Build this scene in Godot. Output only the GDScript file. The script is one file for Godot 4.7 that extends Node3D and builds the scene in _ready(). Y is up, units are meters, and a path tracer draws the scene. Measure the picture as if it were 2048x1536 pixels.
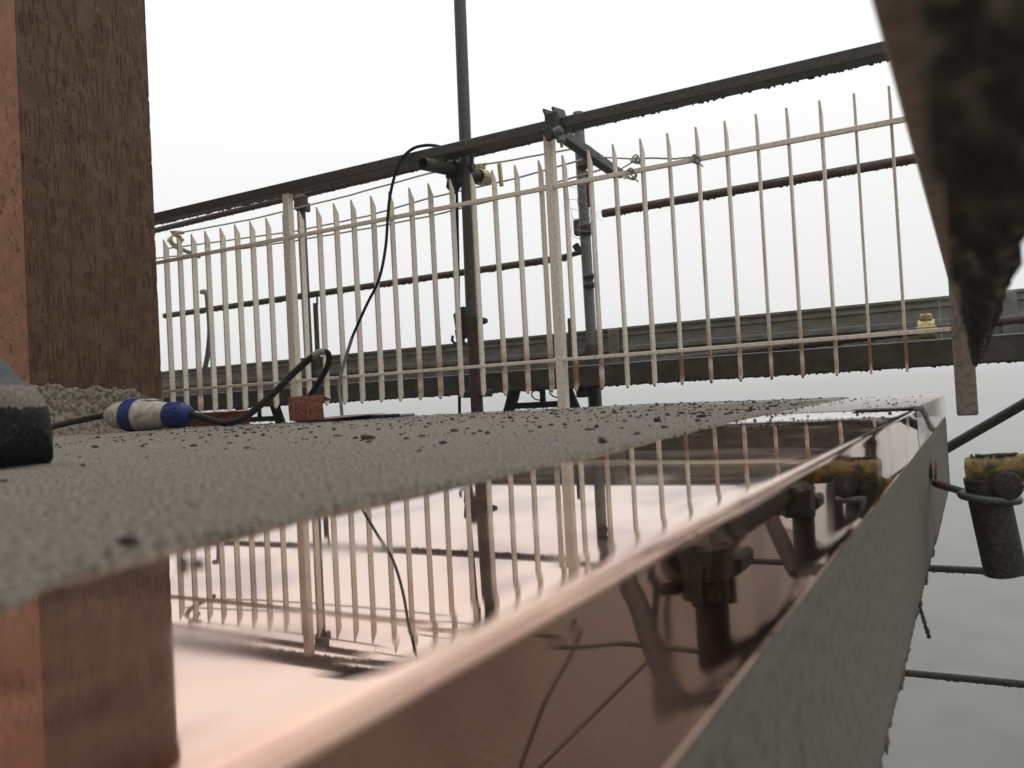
extends Node3D
# Terrace edge with new copper flashing, iron railings and a scaffold in fog. Metres; y up; -z runs along the terrace edge away from the camera.

# ---------------------------------------------------------------- mesh collector
class MB:
	var v := PackedVector3Array()
	var n := PackedVector3Array()
	var c := PackedColorArray()
	var ix := PackedInt32Array()
	var col := Color(1, 1, 1)
	func vert(p: Vector3, nn: Vector3) -> int:
		v.append(p); n.append(nn); c.append(col)
		return v.size() - 1
	func tri(a: int, b: int, d: int) -> void:
		var g := (v[b] - v[a]).cross(v[d] - v[a])
		if g.dot(n[a] + n[b] + n[d]) > 0.0:
			ix.append(a); ix.append(d); ix.append(b)
		else:
			ix.append(a); ix.append(b); ix.append(d)
	func face(pts: Array) -> void:          # flat polygon (convex), normal from its winding, counter-clockwise seen from outside
		var nn: Vector3 = (pts[1] - pts[0]).cross(pts[2] - pts[0]).normalized()
		var a: Array = []
		for p in pts: a.append(vert(p, nn))
		for i in range(1, pts.size() - 1): tri(a[0], a[i], a[i + 1])
	func box(at: Vector3, size: Vector3, b := Basis(), bev := 0.0) -> void:
		var h := size * 0.5
		if bev <= 0.0:
			for ax in 3:
				for s in [-1.0, 1.0]:
					var u := (ax + 1) % 3
					var w := (ax + 2) % 3
					var pts: Array = []
					for q in [[-1, -1], [1, -1], [1, 1], [-1, 1]]:
						var p := Vector3()
						p[ax] = h[ax] * s; p[u] = h[u] * q[0] * s; p[w] = h[w] * q[1]
						pts.append(at + b * p)
					face(pts)
			return
		bev = minf(bev, minf(h.x, minf(h.y, h.z)) * 0.9)
		for ax in 3:
			for s in [-1.0, 1.0]:
				var u := (ax + 1) % 3
				var w := (ax + 2) % 3
				var pts: Array = []
				for q in [[-1, -1], [1, -1], [1, 1], [-1, 1]]:
					var p := Vector3()
					p[ax] = h[ax] * s; p[u] = (h[u] - bev) * q[0] * s; p[w] = (h[w] - bev) * q[1]
					pts.append(at + b * p)
				face(pts)
		for ax in 3:                        # edge strips along ax
			var u := (ax + 1) % 3
			var w := (ax + 2) % 3
			for su in [-1.0, 1.0]:
				for sw in [-1.0, 1.0]:
					var q: Array = []
					for e in [[-1.0, 0], [1.0, 0], [1.0, 1], [-1.0, 1]]:
						var p := Vector3()
						p[ax] = (h[ax] - bev) * e[0]
						p[u] = (h[u] - (bev if e[1] == 1 else 0.0)) * su
						p[w] = (h[w] - (0.0 if e[1] == 1 else bev)) * sw
						q.append(p)
					var nn := Vector3(); nn[u] = su; nn[w] = sw
					nn = (b * nn).normalized()
					var i0 := vert(at + b * q[0], nn); var i1 := vert(at + b * q[1], nn)
					var i2 := vert(at + b * q[2], nn); var i3 := vert(at + b * q[3], nn)
					tri(i0, i1, i2); tri(i0, i2, i3)
		for sx in [-1.0, 1.0]:
			for sy in [-1.0, 1.0]:
				for sz in [-1.0, 1.0]:
					var s := Vector3(sx, sy, sz)
					var nn := (b * s).normalized()
					var i0 := vert(at + b * (s * Vector3(h.x, h.y - bev, h.z - bev)), nn)
					var i1 := vert(at + b * (s * Vector3(h.x - bev, h.y, h.z - bev)), nn)
					var i2 := vert(at + b * (s * Vector3(h.x - bev, h.y - bev, h.z)), nn)
					tri(i0, i1, i2)
	func frame(d: Vector3) -> Basis:
		d = d.normalized()
		var u := Vector3.UP if absf(d.y) < 0.95 else Vector3.RIGHT
		var x := u.cross(d).normalized()
		return Basis(x, d.cross(x).normalized(), d)
	func ring(at: Vector3, b: Basis, r: float, k: int, nz := 0.0) -> PackedInt32Array:
		var out := PackedInt32Array()
		for i in k + 1:
			var a := TAU * i / k
			var d := b.x * cos(a) + b.y * sin(a)
			out.append(vert(at + d * r, (d + b.z * nz).normalized()))
		return out
	func join(r0: PackedInt32Array, r1: PackedInt32Array) -> void:
		for i in r0.size() - 1:
			tri(r0[i], r0[i + 1], r1[i + 1]); tri(r0[i], r1[i + 1], r1[i])
	func disc(at: Vector3, b: Basis, r: float, k: int, s := 1.0, r_in := 0.0) -> void:
		var nn := b.z * s
		var m := vert(at, nn)
		var first := -1
		var prev := -1
		var prev_in := -1
		for i in k + 1:
			var a := TAU * i / k
			var d := b.x * cos(a) + b.y * sin(a)
			var o := vert(at + d * r, nn)
			if r_in > 0.0:
				var q := vert(at + d * r_in, nn)
				if prev >= 0:
					tri(prev, o, q); tri(prev, q, prev_in)
				prev_in = q
			elif prev >= 0:
				tri(m, prev, o)
			prev = o
			if first < 0: first = o
	func tube(a: Vector3, b: Vector3, r: float, k := 16, r2 := -1.0, wall := 0.0) -> void:
		if r2 < 0.0: r2 = r
		var f := frame(b - a)
		var nz := (r - r2) / maxf((b - a).length(), 1e-5)
		join(ring(a, f, r, k, nz), ring(b, f, r2, k, nz))
		if wall > 0.0:                      # an open pipe: rims and the bore
			disc(a, f, r, k, -1.0, r - wall); disc(b, f, r2, k, 1.0, r2 - wall)
			var i0 := PackedInt32Array(); var i1 := PackedInt32Array()
			for i in k + 1:
				var t := TAU * i / k
				var d := f.x * cos(t) + f.y * sin(t)
				i0.append(vert(a + d * (r - wall), -d)); i1.append(vert(b + d * (r2 - wall), -d))
			join(i0, i1)
		else:
			disc(a, f, r, k, -1.0); disc(b, f, r2, k, 1.0)
	func sweep(p: PackedVector3Array, r: float, k := 10, shut := false) -> void:
		var prev := PackedInt32Array()
		var f := frame(p[1] - p[0])
		var start := PackedInt32Array()
		for i in p.size():
			var d: Vector3
			if shut: d = p[(i + 1) % p.size()] - p[(i - 1 + p.size()) % p.size()]
			else: d = p[mini(i + 1, p.size() - 1)] - p[maxi(i - 1, 0)]
			d = d.normalized()
			var x := (f.x - d * f.x.dot(d)).normalized()
			f = Basis(x, d.cross(x), d)
			var q := ring(p[i], f, r, k)
			if i: join(prev, q)
			else: start = q
			prev = q
		if shut: join(prev, start)
		else:
			disc(p[0], frame(p[1] - p[0]), r, k, -1.0)
			disc(p[p.size() - 1], f, r, k, 1.0)
	func lathe(at: Vector3, axis: Vector3, prof: Array, k := 28) -> void:   # prof: [distance along axis, radius]; a repeated point starts a crease
		var f := frame(axis)
		var prev := PackedInt32Array()
		for i in prof.size():
			var a: Array = prof[i]
			var was: Array = prof[maxi(i - 1, 0)]
			var nxt: Array = prof[mini(i + 1, prof.size() - 1)]
			if i > 0 and is_equal_approx(was[0], a[0]) and is_equal_approx(was[1], a[1]):
				prev = ring(at + f.z * a[0], f, a[1], k, -(nxt[1] - a[1]) / maxf(absf(nxt[0] - a[0]), 1e-4))
				continue
			var d0: float = a[0] - was[0]
			var r0: float = a[1] - was[1]
			var d1: float = nxt[0] - a[0]
			var r1: float = nxt[1] - a[1]
			if is_equal_approx(d1, 0.0) and is_equal_approx(r1, 0.0): d1 = d0; r1 = r0
			if i == 0: d0 = d1; r0 = r1
			var t := Vector2(d0, r0).normalized() + Vector2(d1, r1).normalized()
			var q := ring(at + f.z * a[0], f, a[1], k, clampf(-t.y / maxf(absf(t.x), 1e-3), -20.0, 20.0))
			if i: join(prev, q)
			prev = q
	func prism(poly: Array, b: Basis, at: Vector3, depth: float) -> void:   # poly of Vector2 counter-clockwise in b.x, b.y; extruded +-depth/2 along b.z
		var pk := PackedVector2Array(poly)
		var t := Geometry2D.triangulate_polygon(pk)
		for s in [-0.5, 0.5]:
			var nn: Vector3 = b.z * signf(s)
			var id: Array = []
			for q in poly: id.append(vert(at + b.x * q.x + b.y * q.y + b.z * depth * s, nn))
			for i in range(0, t.size(), 3): tri(id[t[i]], id[t[i + 1]], id[t[i + 2]])
		for i in poly.size():
			var p: Vector2 = poly[i]
			var q: Vector2 = poly[(i + 1) % poly.size()]
			var nn := (b.x * (q.y - p.y) - b.y * (q.x - p.x)).normalized()
			if Geometry2D.is_polygon_clockwise(pk): nn = -nn
			var P := at + b.x * p.x + b.y * p.y
			var Q := at + b.x * q.x + b.y * q.y
			var h := b.z * depth * 0.5
			var a0 := vert(P - h, nn); var a1 := vert(Q - h, nn); var a2 := vert(Q + h, nn); var a3 := vert(P + h, nn)
			tri(a0, a1, a2); tri(a0, a2, a3)
	func blob(at: Vector3, r: Vector3, rough: float, rng: RandomNumberGenerator, ku := 8, kv := 5) -> void:
		var rows: Array = []
		for j in kv + 1:
			var row := PackedInt32Array()
			var first := Vector3()
			for i in ku + 1:
				var a := TAU * i / ku
				var e := PI * j / kv - PI / 2
				var d := Vector3(cos(a) * cos(e), sin(e), sin(a) * cos(e))
				var k := 1.0 + rng.randf_range(-rough, rough)
				var p := at + d * r * k
				if j == 0 or j == kv: p = at + d * r
				if i == 0: first = p
				if i == ku: p = first
				row.append(vert(p, d))
			rows.append(row)
		for j in kv:
			for i in ku:
				tri(rows[j][i], rows[j][i + 1], rows[j + 1][i + 1]); tri(rows[j][i], rows[j + 1][i + 1], rows[j + 1][i])
	func mesh() -> ArrayMesh:
		var a: Array = []
		a.resize(Mesh.ARRAY_MAX)
		a[Mesh.ARRAY_VERTEX] = v; a[Mesh.ARRAY_NORMAL] = n; a[Mesh.ARRAY_COLOR] = c; a[Mesh.ARRAY_INDEX] = ix
		var m := ArrayMesh.new()
		m.add_surface_from_arrays(Mesh.PRIMITIVE_TRIANGLES, a)
		return m

# ---------------------------------------------------------------- naming helpers
var M := {}
var rng := RandomNumberGenerator.new()
var taken := {}

func numbered(called: String) -> String:
	taken[called] = taken.get(called, -1) + 1
	return called if taken[called] == 0 else "%s_%03d" % [called, taken[called]]

func tag(o: Node3D, label := "", category := "", group := "", kind := "") -> void:
	if label: o.set_meta("label", label)
	if category: o.set_meta("category", category)
	if group: o.set_meta("group", group)
	if kind: o.set_meta("kind", kind)

func thing(called: String, label: String, category: String, at := Vector3.ZERO, group := "", kind := "") -> Node3D:
	var o := Node3D.new()
	o.name = numbered(called)
	add_child(o)
	o.position = at
	tag(o, label, category, group, kind)
	return o

func part(called: String, what, m: Material, parent: Node3D, at := Vector3.ZERO) -> MeshInstance3D:   # geometry is given in world places, or round `at`
	var o := MeshInstance3D.new()
	o.name = called
	o.mesh = what.mesh() if what is MB else what
	o.material_override = m
	if parent == self: o.name = numbered(called)
	parent.add_child(o, true)
	o.position = at - (parent.position if parent != self and at == Vector3.ZERO and parent.get_parent() == self else Vector3.ZERO)
	return o

func piece(called: String, label: String, category: String, what, m: Material, group := "") -> MeshInstance3D:   # a thing that is one mesh
	var o := part(called, what, m, self)
	tag(o, label, category, group)
	return o

func scatter(called: String, m: Mesh, places: Array, mat: Material, parent: Node3D, colors: Array = []) -> MultiMeshInstance3D:
	var mm := MultiMesh.new()
	mm.transform_format = MultiMesh.TRANSFORM_3D
	mm.use_colors = colors.size() > 0
	mm.mesh = m
	mm.instance_count = places.size()
	for i in places.size():
		mm.set_instance_transform(i, places[i])
		if colors.size(): mm.set_instance_color(i, colors[i])
	var o := MultiMeshInstance3D.new()
	o.name = numbered(called) if parent == self else called
	o.multimesh = mm
	o.material_override = mat
	o.set_meta("kind", "stuff")
	parent.add_child(o, true)
	if parent != self and parent.get_parent() == self: o.position = -parent.position
	return o

# ---------------------------------------------------------------- materials
func lin(r: float, g: float, b: float) -> Color:      # a real-world (linear) base colour
	return Color(r, g, b).linear_to_srgb()

func noise_tex(freq: float, cols: Array, offs: Array, sd := 1, type := FastNoiseLite.TYPE_SIMPLEX_SMOOTH, oct := 4, size := 512) -> NoiseTexture2D:
	var f := FastNoiseLite.new()
	f.noise_type = type; f.frequency = freq; f.fractal_octaves = oct; f.seed = sd
	var t := NoiseTexture2D.new()
	t.width = size; t.height = size; t.seamless = true; t.noise = f
	if cols.size():
		var g := Gradient.new()
		g.colors = PackedColorArray(cols); g.offsets = PackedFloat32Array(offs)
		t.color_ramp = g
	return t

func mat(called: String, tex, rough: float, metal := 0.0, metres := 0.5, bump = null, bump_cm := 0.1, tint := Color(1, 1, 1)) -> StandardMaterial3D:
	var m := StandardMaterial3D.new()
	m.resource_name = called
	m.albedo_color = tint
	if tex is Color: m.albedo_color = tex
	elif tex: m.albedo_texture = tex
	m.roughness = rough; m.metallic = metal
	m.uv1_triplanar = true; m.uv1_world_triplanar = true
	m.uv1_scale = Vector3.ONE / metres
	if bump:
		m.heightmap_enabled = true; m.heightmap_texture = bump; m.heightmap_scale = bump_cm
	M[called] = m
	return m

func materials() -> void:
	var fine := noise_tex(0.06, [], [], 5, FastNoiseLite.TYPE_SIMPLEX, 3)
	var grit := noise_tex(0.12, [], [], 9, FastNoiseLite.TYPE_SIMPLEX, 3)
	mat("floor", noise_tex(0.075, [lin(.022, .017, .011), lin(.10, .086, .066), lin(.165, .145, .116), lin(.275, .25, .208)], [0.25, 0.41, 0.55, 0.8], 3, FastNoiseLite.TYPE_SIMPLEX, 5), 0.92, 0.0, 0.17, grit, 0.025)
	mat("strip", noise_tex(0.03, [lin(.15, .148, .132), lin(.195, .194, .178), lin(.23, .231, .216)], [0.25, 0.5, 0.8], 4, FastNoiseLite.TYPE_SIMPLEX, 5), 0.5, 0.0, 0.5, fine, 0.03)
	mat("fascia", noise_tex(0.035, [lin(.06, .052, .038), lin(.112, .10, .078), lin(.124, .112, .089), lin(.137, .125, .101)], [0.12, 0.3, 0.6, 0.88], 6, FastNoiseLite.TYPE_SIMPLEX, 5), 0.95, 0.0, 0.3, grit, 0.008)
	mat("plaster", noise_tex(0.012, [lin(.28, .140, .078), lin(.315, .158, .09), lin(.35, .18, .105)], [0.2, 0.5, 0.8], 8, FastNoiseLite.TYPE_SIMPLEX, 5), 0.9, 0.0, 0.7, grit, 0.05)
	mat("brown", noise_tex(0.012, [lin(.070, .033, .0155), lin(.088, .043, .021), lin(.106, .055, .028)], [0.2, 0.5, 0.8], 8, FastNoiseLite.TYPE_SIMPLEX, 5), 0.9, 0.0, 0.7, grit, 0.05)
	mat("mortar", noise_tex(0.022, [lin(.085, .056, .035), lin(.145, .112, .08), lin(.20, .168, .13), lin(.28, .25, .205)], [0.25, 0.42, 0.6, 0.85], 11, FastNoiseLite.TYPE_SIMPLEX, 6), 0.95, 0.0, 0.3, grit, 0.06)
	var cu := mat("copper", noise_tex(0.011, [lin(.70, .43, .36), lin(.86, .54, .425), lin(.935, .615, .475), lin(.95, .65, .52)], [0.26, 0.42, 0.52, 0.75], 12, FastNoiseLite.TYPE_SIMPLEX_SMOOTH, 3), 0.05, 1.0, 0.6)
	cu.roughness = 1.0
	cu.roughness_texture = noise_tex(0.010, [Color(.015, .015, .015), Color(.025, .025, .025), Color(.05, .05, .05), Color(.09, .09, .09)], [0.0, 0.55, 0.7, 0.95], 21, FastNoiseLite.TYPE_SIMPLEX_SMOOTH, 3)
	var dusty := mat("dusty_copper", noise_tex(0.016, [lin(.58, .36, .30), lin(.80, .52, .43), lin(.93, .62, .49), lin(.95, .66, .54)], [0.28, 0.40, 0.50, 0.75], 12, FastNoiseLite.TYPE_SIMPLEX_SMOOTH, 3), 1.0, 0.93, 0.5)
	dusty.roughness_texture = cu.roughness_texture
	mat("film", noise_tex(0.035, [lin(.20, .13, .10), lin(.72, .53, .45), lin(.92, .74, .66), lin(.95, .83, .77)], [0.2, 0.34, 0.5, 0.8], 13, FastNoiseLite.TYPE_SIMPLEX, 5), 0.14, 0.8, 0.3)
	mat("scrap", noise_tex(0.02, [lin(.15, .05, .028), lin(.24, .088, .05), lin(.36, .16, .10)], [0.2, 0.5, 0.8], 14), 0.28, 0.7, 0.2)
	mat("sealant", noise_tex(0.05, [lin(.05, .045, .04), lin(.13, .11, .10), lin(.3, .27, .25)], [0.25, 0.5, 0.85], 15), 0.8, 0.0, 0.1, grit, 0.2)
	var cream := mat("cream", noise_tex(0.025, [lin(.45, .37, .28), lin(.60, .545, .46), lin(.645, .592, .505), lin(.69, .64, .55)], [0.08, 0.22, 0.55, 0.85], 16, FastNoiseLite.TYPE_SIMPLEX, 5), 0.5, 0.0, 0.3, fine, 0.02)
	cream.vertex_color_use_as_albedo = true
	var moss_shade := mat("mossy_shaded", noise_tex(0.028, [lin(.005, .0045, .003), lin(.014, .012, .008), lin(.045, .04, .027), lin(.16, .145, .10)], [0.25, 0.45, 0.68, 0.93], 17, FastNoiseLite.TYPE_SIMPLEX, 4), 0.9, 0.0, 0.14, fine, 0.08)  # lichen tones, darkened in place of shade from the unbuilt camera holder
	moss_shade.vertex_color_use_as_albedo = true
	mat("grimy_shaded", noise_tex(0.02, [lin(.11, .088, .064), lin(.155, .13, .10), lin(.175, .15, .118), lin(.20, .172, .138)], [0.15, 0.36, 0.6, 0.85], 18, FastNoiseLite.TYPE_SIMPLEX, 5), 0.6, 0.0, 0.3, fine, 0.03)  # grimy paint, with the shade on post and rails darkened into its colour
	mat("beam", noise_tex(0.03, [lin(.028, .028, .028), lin(.043, .043, .042), lin(.06, .058, .055)], [0.2, 0.5, 0.85], 19), 0.55, 0.0, 0.3, fine, 0.03)
	mat("dark", noise_tex(0.04, [lin(.012, .012, .011), lin(.035, .034, .03), lin(.07, .06, .045)], [0.2, 0.55, 0.9], 20), 0.6, 0.2, 0.15, grit, 0.06)
	mat("galv", noise_tex(0.04, [lin(.10, .108, .106), lin(.145, .153, .15), lin(.18, .19, .186)], [0.2, 0.5, 0.8], 22, FastNoiseLite.TYPE_SIMPLEX, 5), 0.55, 0.25, 0.25, fine, 0.03)
	mat("greytube", noise_tex(0.03, [lin(.038, .040, .037), lin(.058, .061, .057), lin(.08, .082, .076)], [0.2, 0.5, 0.85], 23, FastNoiseLite.TYPE_SIMPLEX, 5), 0.5, 0.1, 0.3, fine, 0.03)
	mat("redtube", noise_tex(0.03, [lin(.024, .016, .014), lin(.06, .036, .031), lin(.085, .055, .048), lin(.16, .135, .12)], [0.2, 0.45, 0.7, 0.95], 24, FastNoiseLite.TYPE_SIMPLEX, 5), 0.65, 0.0, 0.25, fine, 0.04)
	mat("maroon", noise_tex(0.03, [lin(.018, .008, .007), lin(.04, .017, .015), lin(.058, .026, .022), lin(.16, .145, .13)], [0.2, 0.45, 0.7, 0.97], 25, FastNoiseLite.TYPE_SIMPLEX, 5), 0.6, 0.0, 0.25, fine, 0.04)
	mat("maroon_shaded", noise_tex(0.03, [lin(.010, .0055, .005), lin(.020, .010, .009), lin(.032, .018, .016)], [0.2, 0.5, 0.85], 45), 0.65, 0.0, 0.25)  # maroon tubes on their unlit side, the shade put into the colour
	mat("added_roof", noise_tex(0.03, [lin(.018, .011, .008), lin(.035, .021, .015), lin(.055, .036, .026)], [0.2, 0.5, 0.85], 46, FastNoiseLite.TYPE_SIMPLEX, 5), 0.9, 0.0, 3.0)  # roof of the added house, dark to dim the copper reflection
	mat("zinc", noise_tex(0.04, [lin(.16, .12, .05), lin(.46, .40, .20), lin(.62, .57, .36)], [0.2, 0.5, 0.8], 26), 0.4, 0.5, 0.1, fine, 0.04)
	mat("alu", noise_tex(0.015, [lin(.145, .145, .125), lin(.18, .18, .158), lin(.21, .21, .186)], [0.2, 0.5, 0.8], 27, FastNoiseLite.TYPE_SIMPLEX, 5), 0.55, 0.2, 0.6, fine, 0.03)
	mat("deck", noise_tex(0.015, [lin(.036, .033, .023), lin(.052, .048, .035), lin(.066, .061, .046)], [0.2, 0.5, 0.8], 28, FastNoiseLite.TYPE_SIMPLEX, 5), 0.6, 0.1, 0.6, fine, 0.03)
	mat("cable", noise_tex(0.04, [lin(.006, .006, .006), lin(.014, .0135, .0125), lin(.03, .028, .025)], [0.2, 0.5, 0.85], 29), 0.55, 0.0, 0.1)
	M.cable.metallic_specular = 0.25
	mat("grey_cable", noise_tex(0.04, [lin(.10, .10, .10), lin(.19, .19, .19), lin(.26, .255, .25)], [0.2, 0.5, 0.85], 30), 0.6, 0.0, 0.1)
	mat("blue", noise_tex(0.02, [lin(.003, .010, .06), lin(.003, .017, .115), lin(.005, .026, .16)], [0.15, 0.45, 0.8], 31), 0.45, 0.0, 0.12, fine, 0.02)
	M.blue.metallic_specular = 0.35
	mat("plug_grey", noise_tex(0.012, [lin(.20, .175, .14), lin(.33, .305, .265), lin(.40, .375, .335), lin(.45, .43, .395)], [0.2, 0.4, 0.6, 0.85], 32, FastNoiseLite.TYPE_SIMPLEX, 5), 0.55, 0.0, 0.25, fine, 0.02)
	mat("rope", noise_tex(0.1, [lin(.30, .29, .27), lin(.46, .44, .41)], [0.3, 0.7], 33), 0.9, 0.0, 0.05)
	mat("rubber", noise_tex(0.03, [lin(.005, .0055, .006), lin(.010, .0105, .0115), lin(.022, .023, .024), lin(.25, .25, .25)], [0.2, 0.5, 0.82, 1.0], 34, FastNoiseLite.TYPE_SIMPLEX, 5), 0.6, 0.0, 0.12, fine, 0.04)
	M.rubber.metallic_specular = 0.3
	mat("suede", noise_tex(0.04, [lin(.09, .078, .062), lin(.15, .133, .11), lin(.20, .18, .152)], [0.2, 0.5, 0.8], 35, FastNoiseLite.TYPE_SIMPLEX, 5), 0.95, 0.0, 0.12, fine, 0.05)
	mat("boot_cloth", noise_tex(0.04, [lin(.03, .033, .036), lin(.055, .059, .063), lin(.10, .104, .108)], [0.2, 0.5, 0.8], 36, FastNoiseLite.TYPE_SIMPLEX, 5), 0.9, 0.0, 0.1, fine, 0.05)
	mat("yellow", noise_tex(0.02, [lin(.03, .027, .018), lin(.085, .07, .038), lin(.20, .14, .036), lin(.27, .19, .05)], [0.2, 0.42, 0.6, 0.85], 37, FastNoiseLite.TYPE_SIMPLEX, 5), 0.75, 0.0, 0.25, fine, 0.05)
	mat("olive", noise_tex(0.03, [lin(.016, .0145, .009), lin(.036, .033, .022), lin(.06, .057, .04)], [0.2, 0.5, 0.8], 38, FastNoiseLite.TYPE_SIMPLEX, 5), 0.75, 0.0, 0.2, fine, 0.06)
	mat("rust", noise_tex(0.05, [lin(.04, .018, .010), lin(.13, .05, .022), lin(.2, .09, .04)], [0.2, 0.5, 0.85], 39), 0.9, 0.0, 0.06, grit, 0.12)
	var crumb := mat("crumb", noise_tex(0.08, [lin(.022, .017, .012), lin(.07, .056, .042)], [0.3, 0.7], 40), 0.95, 0.0, 0.05)
	crumb.vertex_color_use_as_albedo = true
	mat("earth", noise_tex(0.01, [lin(.05, .048, .034), lin(.07, .067, .05), lin(.09, .085, .065)], [0.25, 0.5, 0.8], 41), 0.95, 0.0, 60.0)
	var drop := StandardMaterial3D.new()
	drop.resource_name = "water"
	drop.albedo_color = lin(0.03, 0.03, 0.03); drop.roughness = 0.08  # opaque dark colour draws the drops as if seen backlit
	M["water"] = drop

# ---------------------------------------------------------------- noise used for shapes
var N1 := FastNoiseLite.new()
var N2 := FastNoiseLite.new()

func floor_y(x: float, z: float) -> float:
	var bulge := 0.008 * smoothstep(0.8, 2.5, -z) * smoothstep(0.25, 1.0, -x) * (1.0 - smoothstep(1.6, 2.9, -x))
	return 0.0035 + bulge + 0.007 * smoothstep(1.7, 2.8, -x) * smoothstep(0.8, 1.6, -z) * (1.0 - smoothstep(2.3, 2.7, -z)) + 0.0016 * N2.get_noise_2d(x * 6.0, z * 6.0)

func inner_x(z: float) -> float:            # where the mortar ends on the copper
	var zs := [0.6, -0.12, -0.14, -0.19, -0.29, -0.6, -1.2, -2.2, -2.8]
	var xs := [-0.20, -0.208, -0.227, -0.237, -0.247, -0.256, -0.305, -0.336, -0.345]
	for i in zs.size() - 1:
		if z <= zs[i] and z >= zs[i + 1]:
			return lerpf(xs[i], xs[i + 1], (zs[i] - z) / (zs[i] - zs[i + 1]))
	return xs[0] if z > 0.0 else xs[8]

func graded(from: float, to: float, a: float, b: float) -> PackedFloat32Array:
	var out := PackedFloat32Array([from])
	var p := from
	while p < to:
		p = minf(p + a + b * absf(p), to)
		out.append(p)
	return out

func grid(rows: Array, m: Material, called: String, parent: Node3D, face: Vector3) -> MeshInstance3D:   # rows of PackedVector3Array, smooth normals
	var h := rows.size()
	var w: int = rows[0].size()
	var v := PackedVector3Array()
	for r in rows: v.append_array(r)
	var n := PackedVector3Array()
	n.resize(v.size())
	for j in h:
		for i in w:
			var dx := v[j * w + mini(i + 1, w - 1)] - v[j * w + maxi(i - 1, 0)]
			var dz := v[mini(j + 1, h - 1) * w + i] - v[maxi(j - 1, 0) * w + i]
			var nn := dx.cross(dz).normalized()
			n[j * w + i] = nn if nn.dot(face) > 0.0 else -nn
	var ix := PackedInt32Array()
	ix.resize((h - 1) * (w - 1) * 6)
	var mid := (h / 2) * w + w / 2
	var flip := (v[mid + 1] - v[mid]).cross(v[mid + w] - v[mid]).dot(face) > 0.0
	var k := 0
	for j in h - 1:
		for i in w - 1:
			var a := j * w + i
			var b := a + 1
			var c := a + w
			var d := c + 1
			if flip:
				ix[k] = a; ix[k + 1] = c; ix[k + 2] = b; ix[k + 3] = b; ix[k + 4] = c; ix[k + 5] = d
			else:
				ix[k] = a; ix[k + 1] = b; ix[k + 2] = c; ix[k + 3] = b; ix[k + 4] = d; ix[k + 5] = c
			k += 6
	var arr: Array = []
	arr.resize(Mesh.ARRAY_MAX)
	arr[Mesh.ARRAY_VERTEX] = v; arr[Mesh.ARRAY_NORMAL] = n; arr[Mesh.ARRAY_INDEX] = ix
	var am := ArrayMesh.new()
	am.add_surface_from_arrays(Mesh.PRIMITIVE_TRIANGLES, arr)
	return part(called, am, m, parent)

# ---------------------------------------------------------------- the scene
func _ready() -> void:
	rng.seed = 7
	N1.seed = 3; N1.frequency = 1.0; N1.fractal_octaves = 3
	N2.seed = 8; N2.frequency = 1.0; N2.fractal_octaves = 2
	camera_and_light()
	materials()
	setting()
	walls()
	copper()
	far_railing()
	side_railing()
	far_scaffold()
	side_scaffold()
	floor_things()

func camera_and_light() -> void:
	var cam := Camera3D.new()
	cam.name = "camera"
	add_child(cam)
	cam.transform = Transform3D(Basis(Vector3(0.87258, -0.053414, -0.485537), Vector3(0.057319, 0.998333, -0.006816), Vector3(0.485092, -0.021882, 0.874189)).orthonormalized(), Vector3(0, 0.043, 0))
	var lens := CameraAttributesPhysical.new()
	lens.frustum_focal_length = 26.05
	lens.exposure_aperture = 7.5
	lens.frustum_focus_distance = 2.6
	lens.frustum_near = 0.01
	lens.frustum_far = 4000.0
	cam.attributes = lens
	cam.fov = 49.466
	cam.near = 0.01
	cam.far = 4000.0
	cam.current = true
	var env := Environment.new()
	env.background_mode = Environment.BG_SKY
	var sky := ProceduralSkyMaterial.new()
	sky.sky_top_color = Color(1.38, 1.385, 1.38); sky.sky_horizon_color = Color(0.948, 0.95, 0.946)
	sky.sky_curve = 1.6
	sky.ground_horizon_color = Color(0.955, 0.955, 0.945); sky.ground_bottom_color = Color(0.40, 0.40, 0.37)
	sky.ground_curve = 0.08
	sky.sun_angle_max = 1.0
	env.sky = Sky.new()
	env.sky.sky_material = sky
	env.tonemap_mode = Environment.TONE_MAPPER_LINEAR
	env.tonemap_exposure = 0.98
	env.fog_enabled = true; env.fog_density = 0.005; env.fog_light_color = Color(0.97, 0.975, 0.97)
	env.sdfgi_enabled = true; env.ssao_enabled = true; env.ssil_enabled = true
	var we := WorldEnvironment.new()
	we.name = "world"
	we.environment = env
	add_child(we)
	var sun := DirectionalLight3D.new()
	sun.name = "veiled_sun"
	sun.light_energy = 0.15
	sun.light_angular_distance = 30.0
	sun.light_color = Color(1.0, 0.98, 0.95)
	sun.sky_mode = DirectionalLight3D.SKY_MODE_LIGHT_ONLY
	sun.shadow_enabled = true
	add_child(sun)
	sun.rotation_degrees = Vector3(-65, 150, 0)

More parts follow.
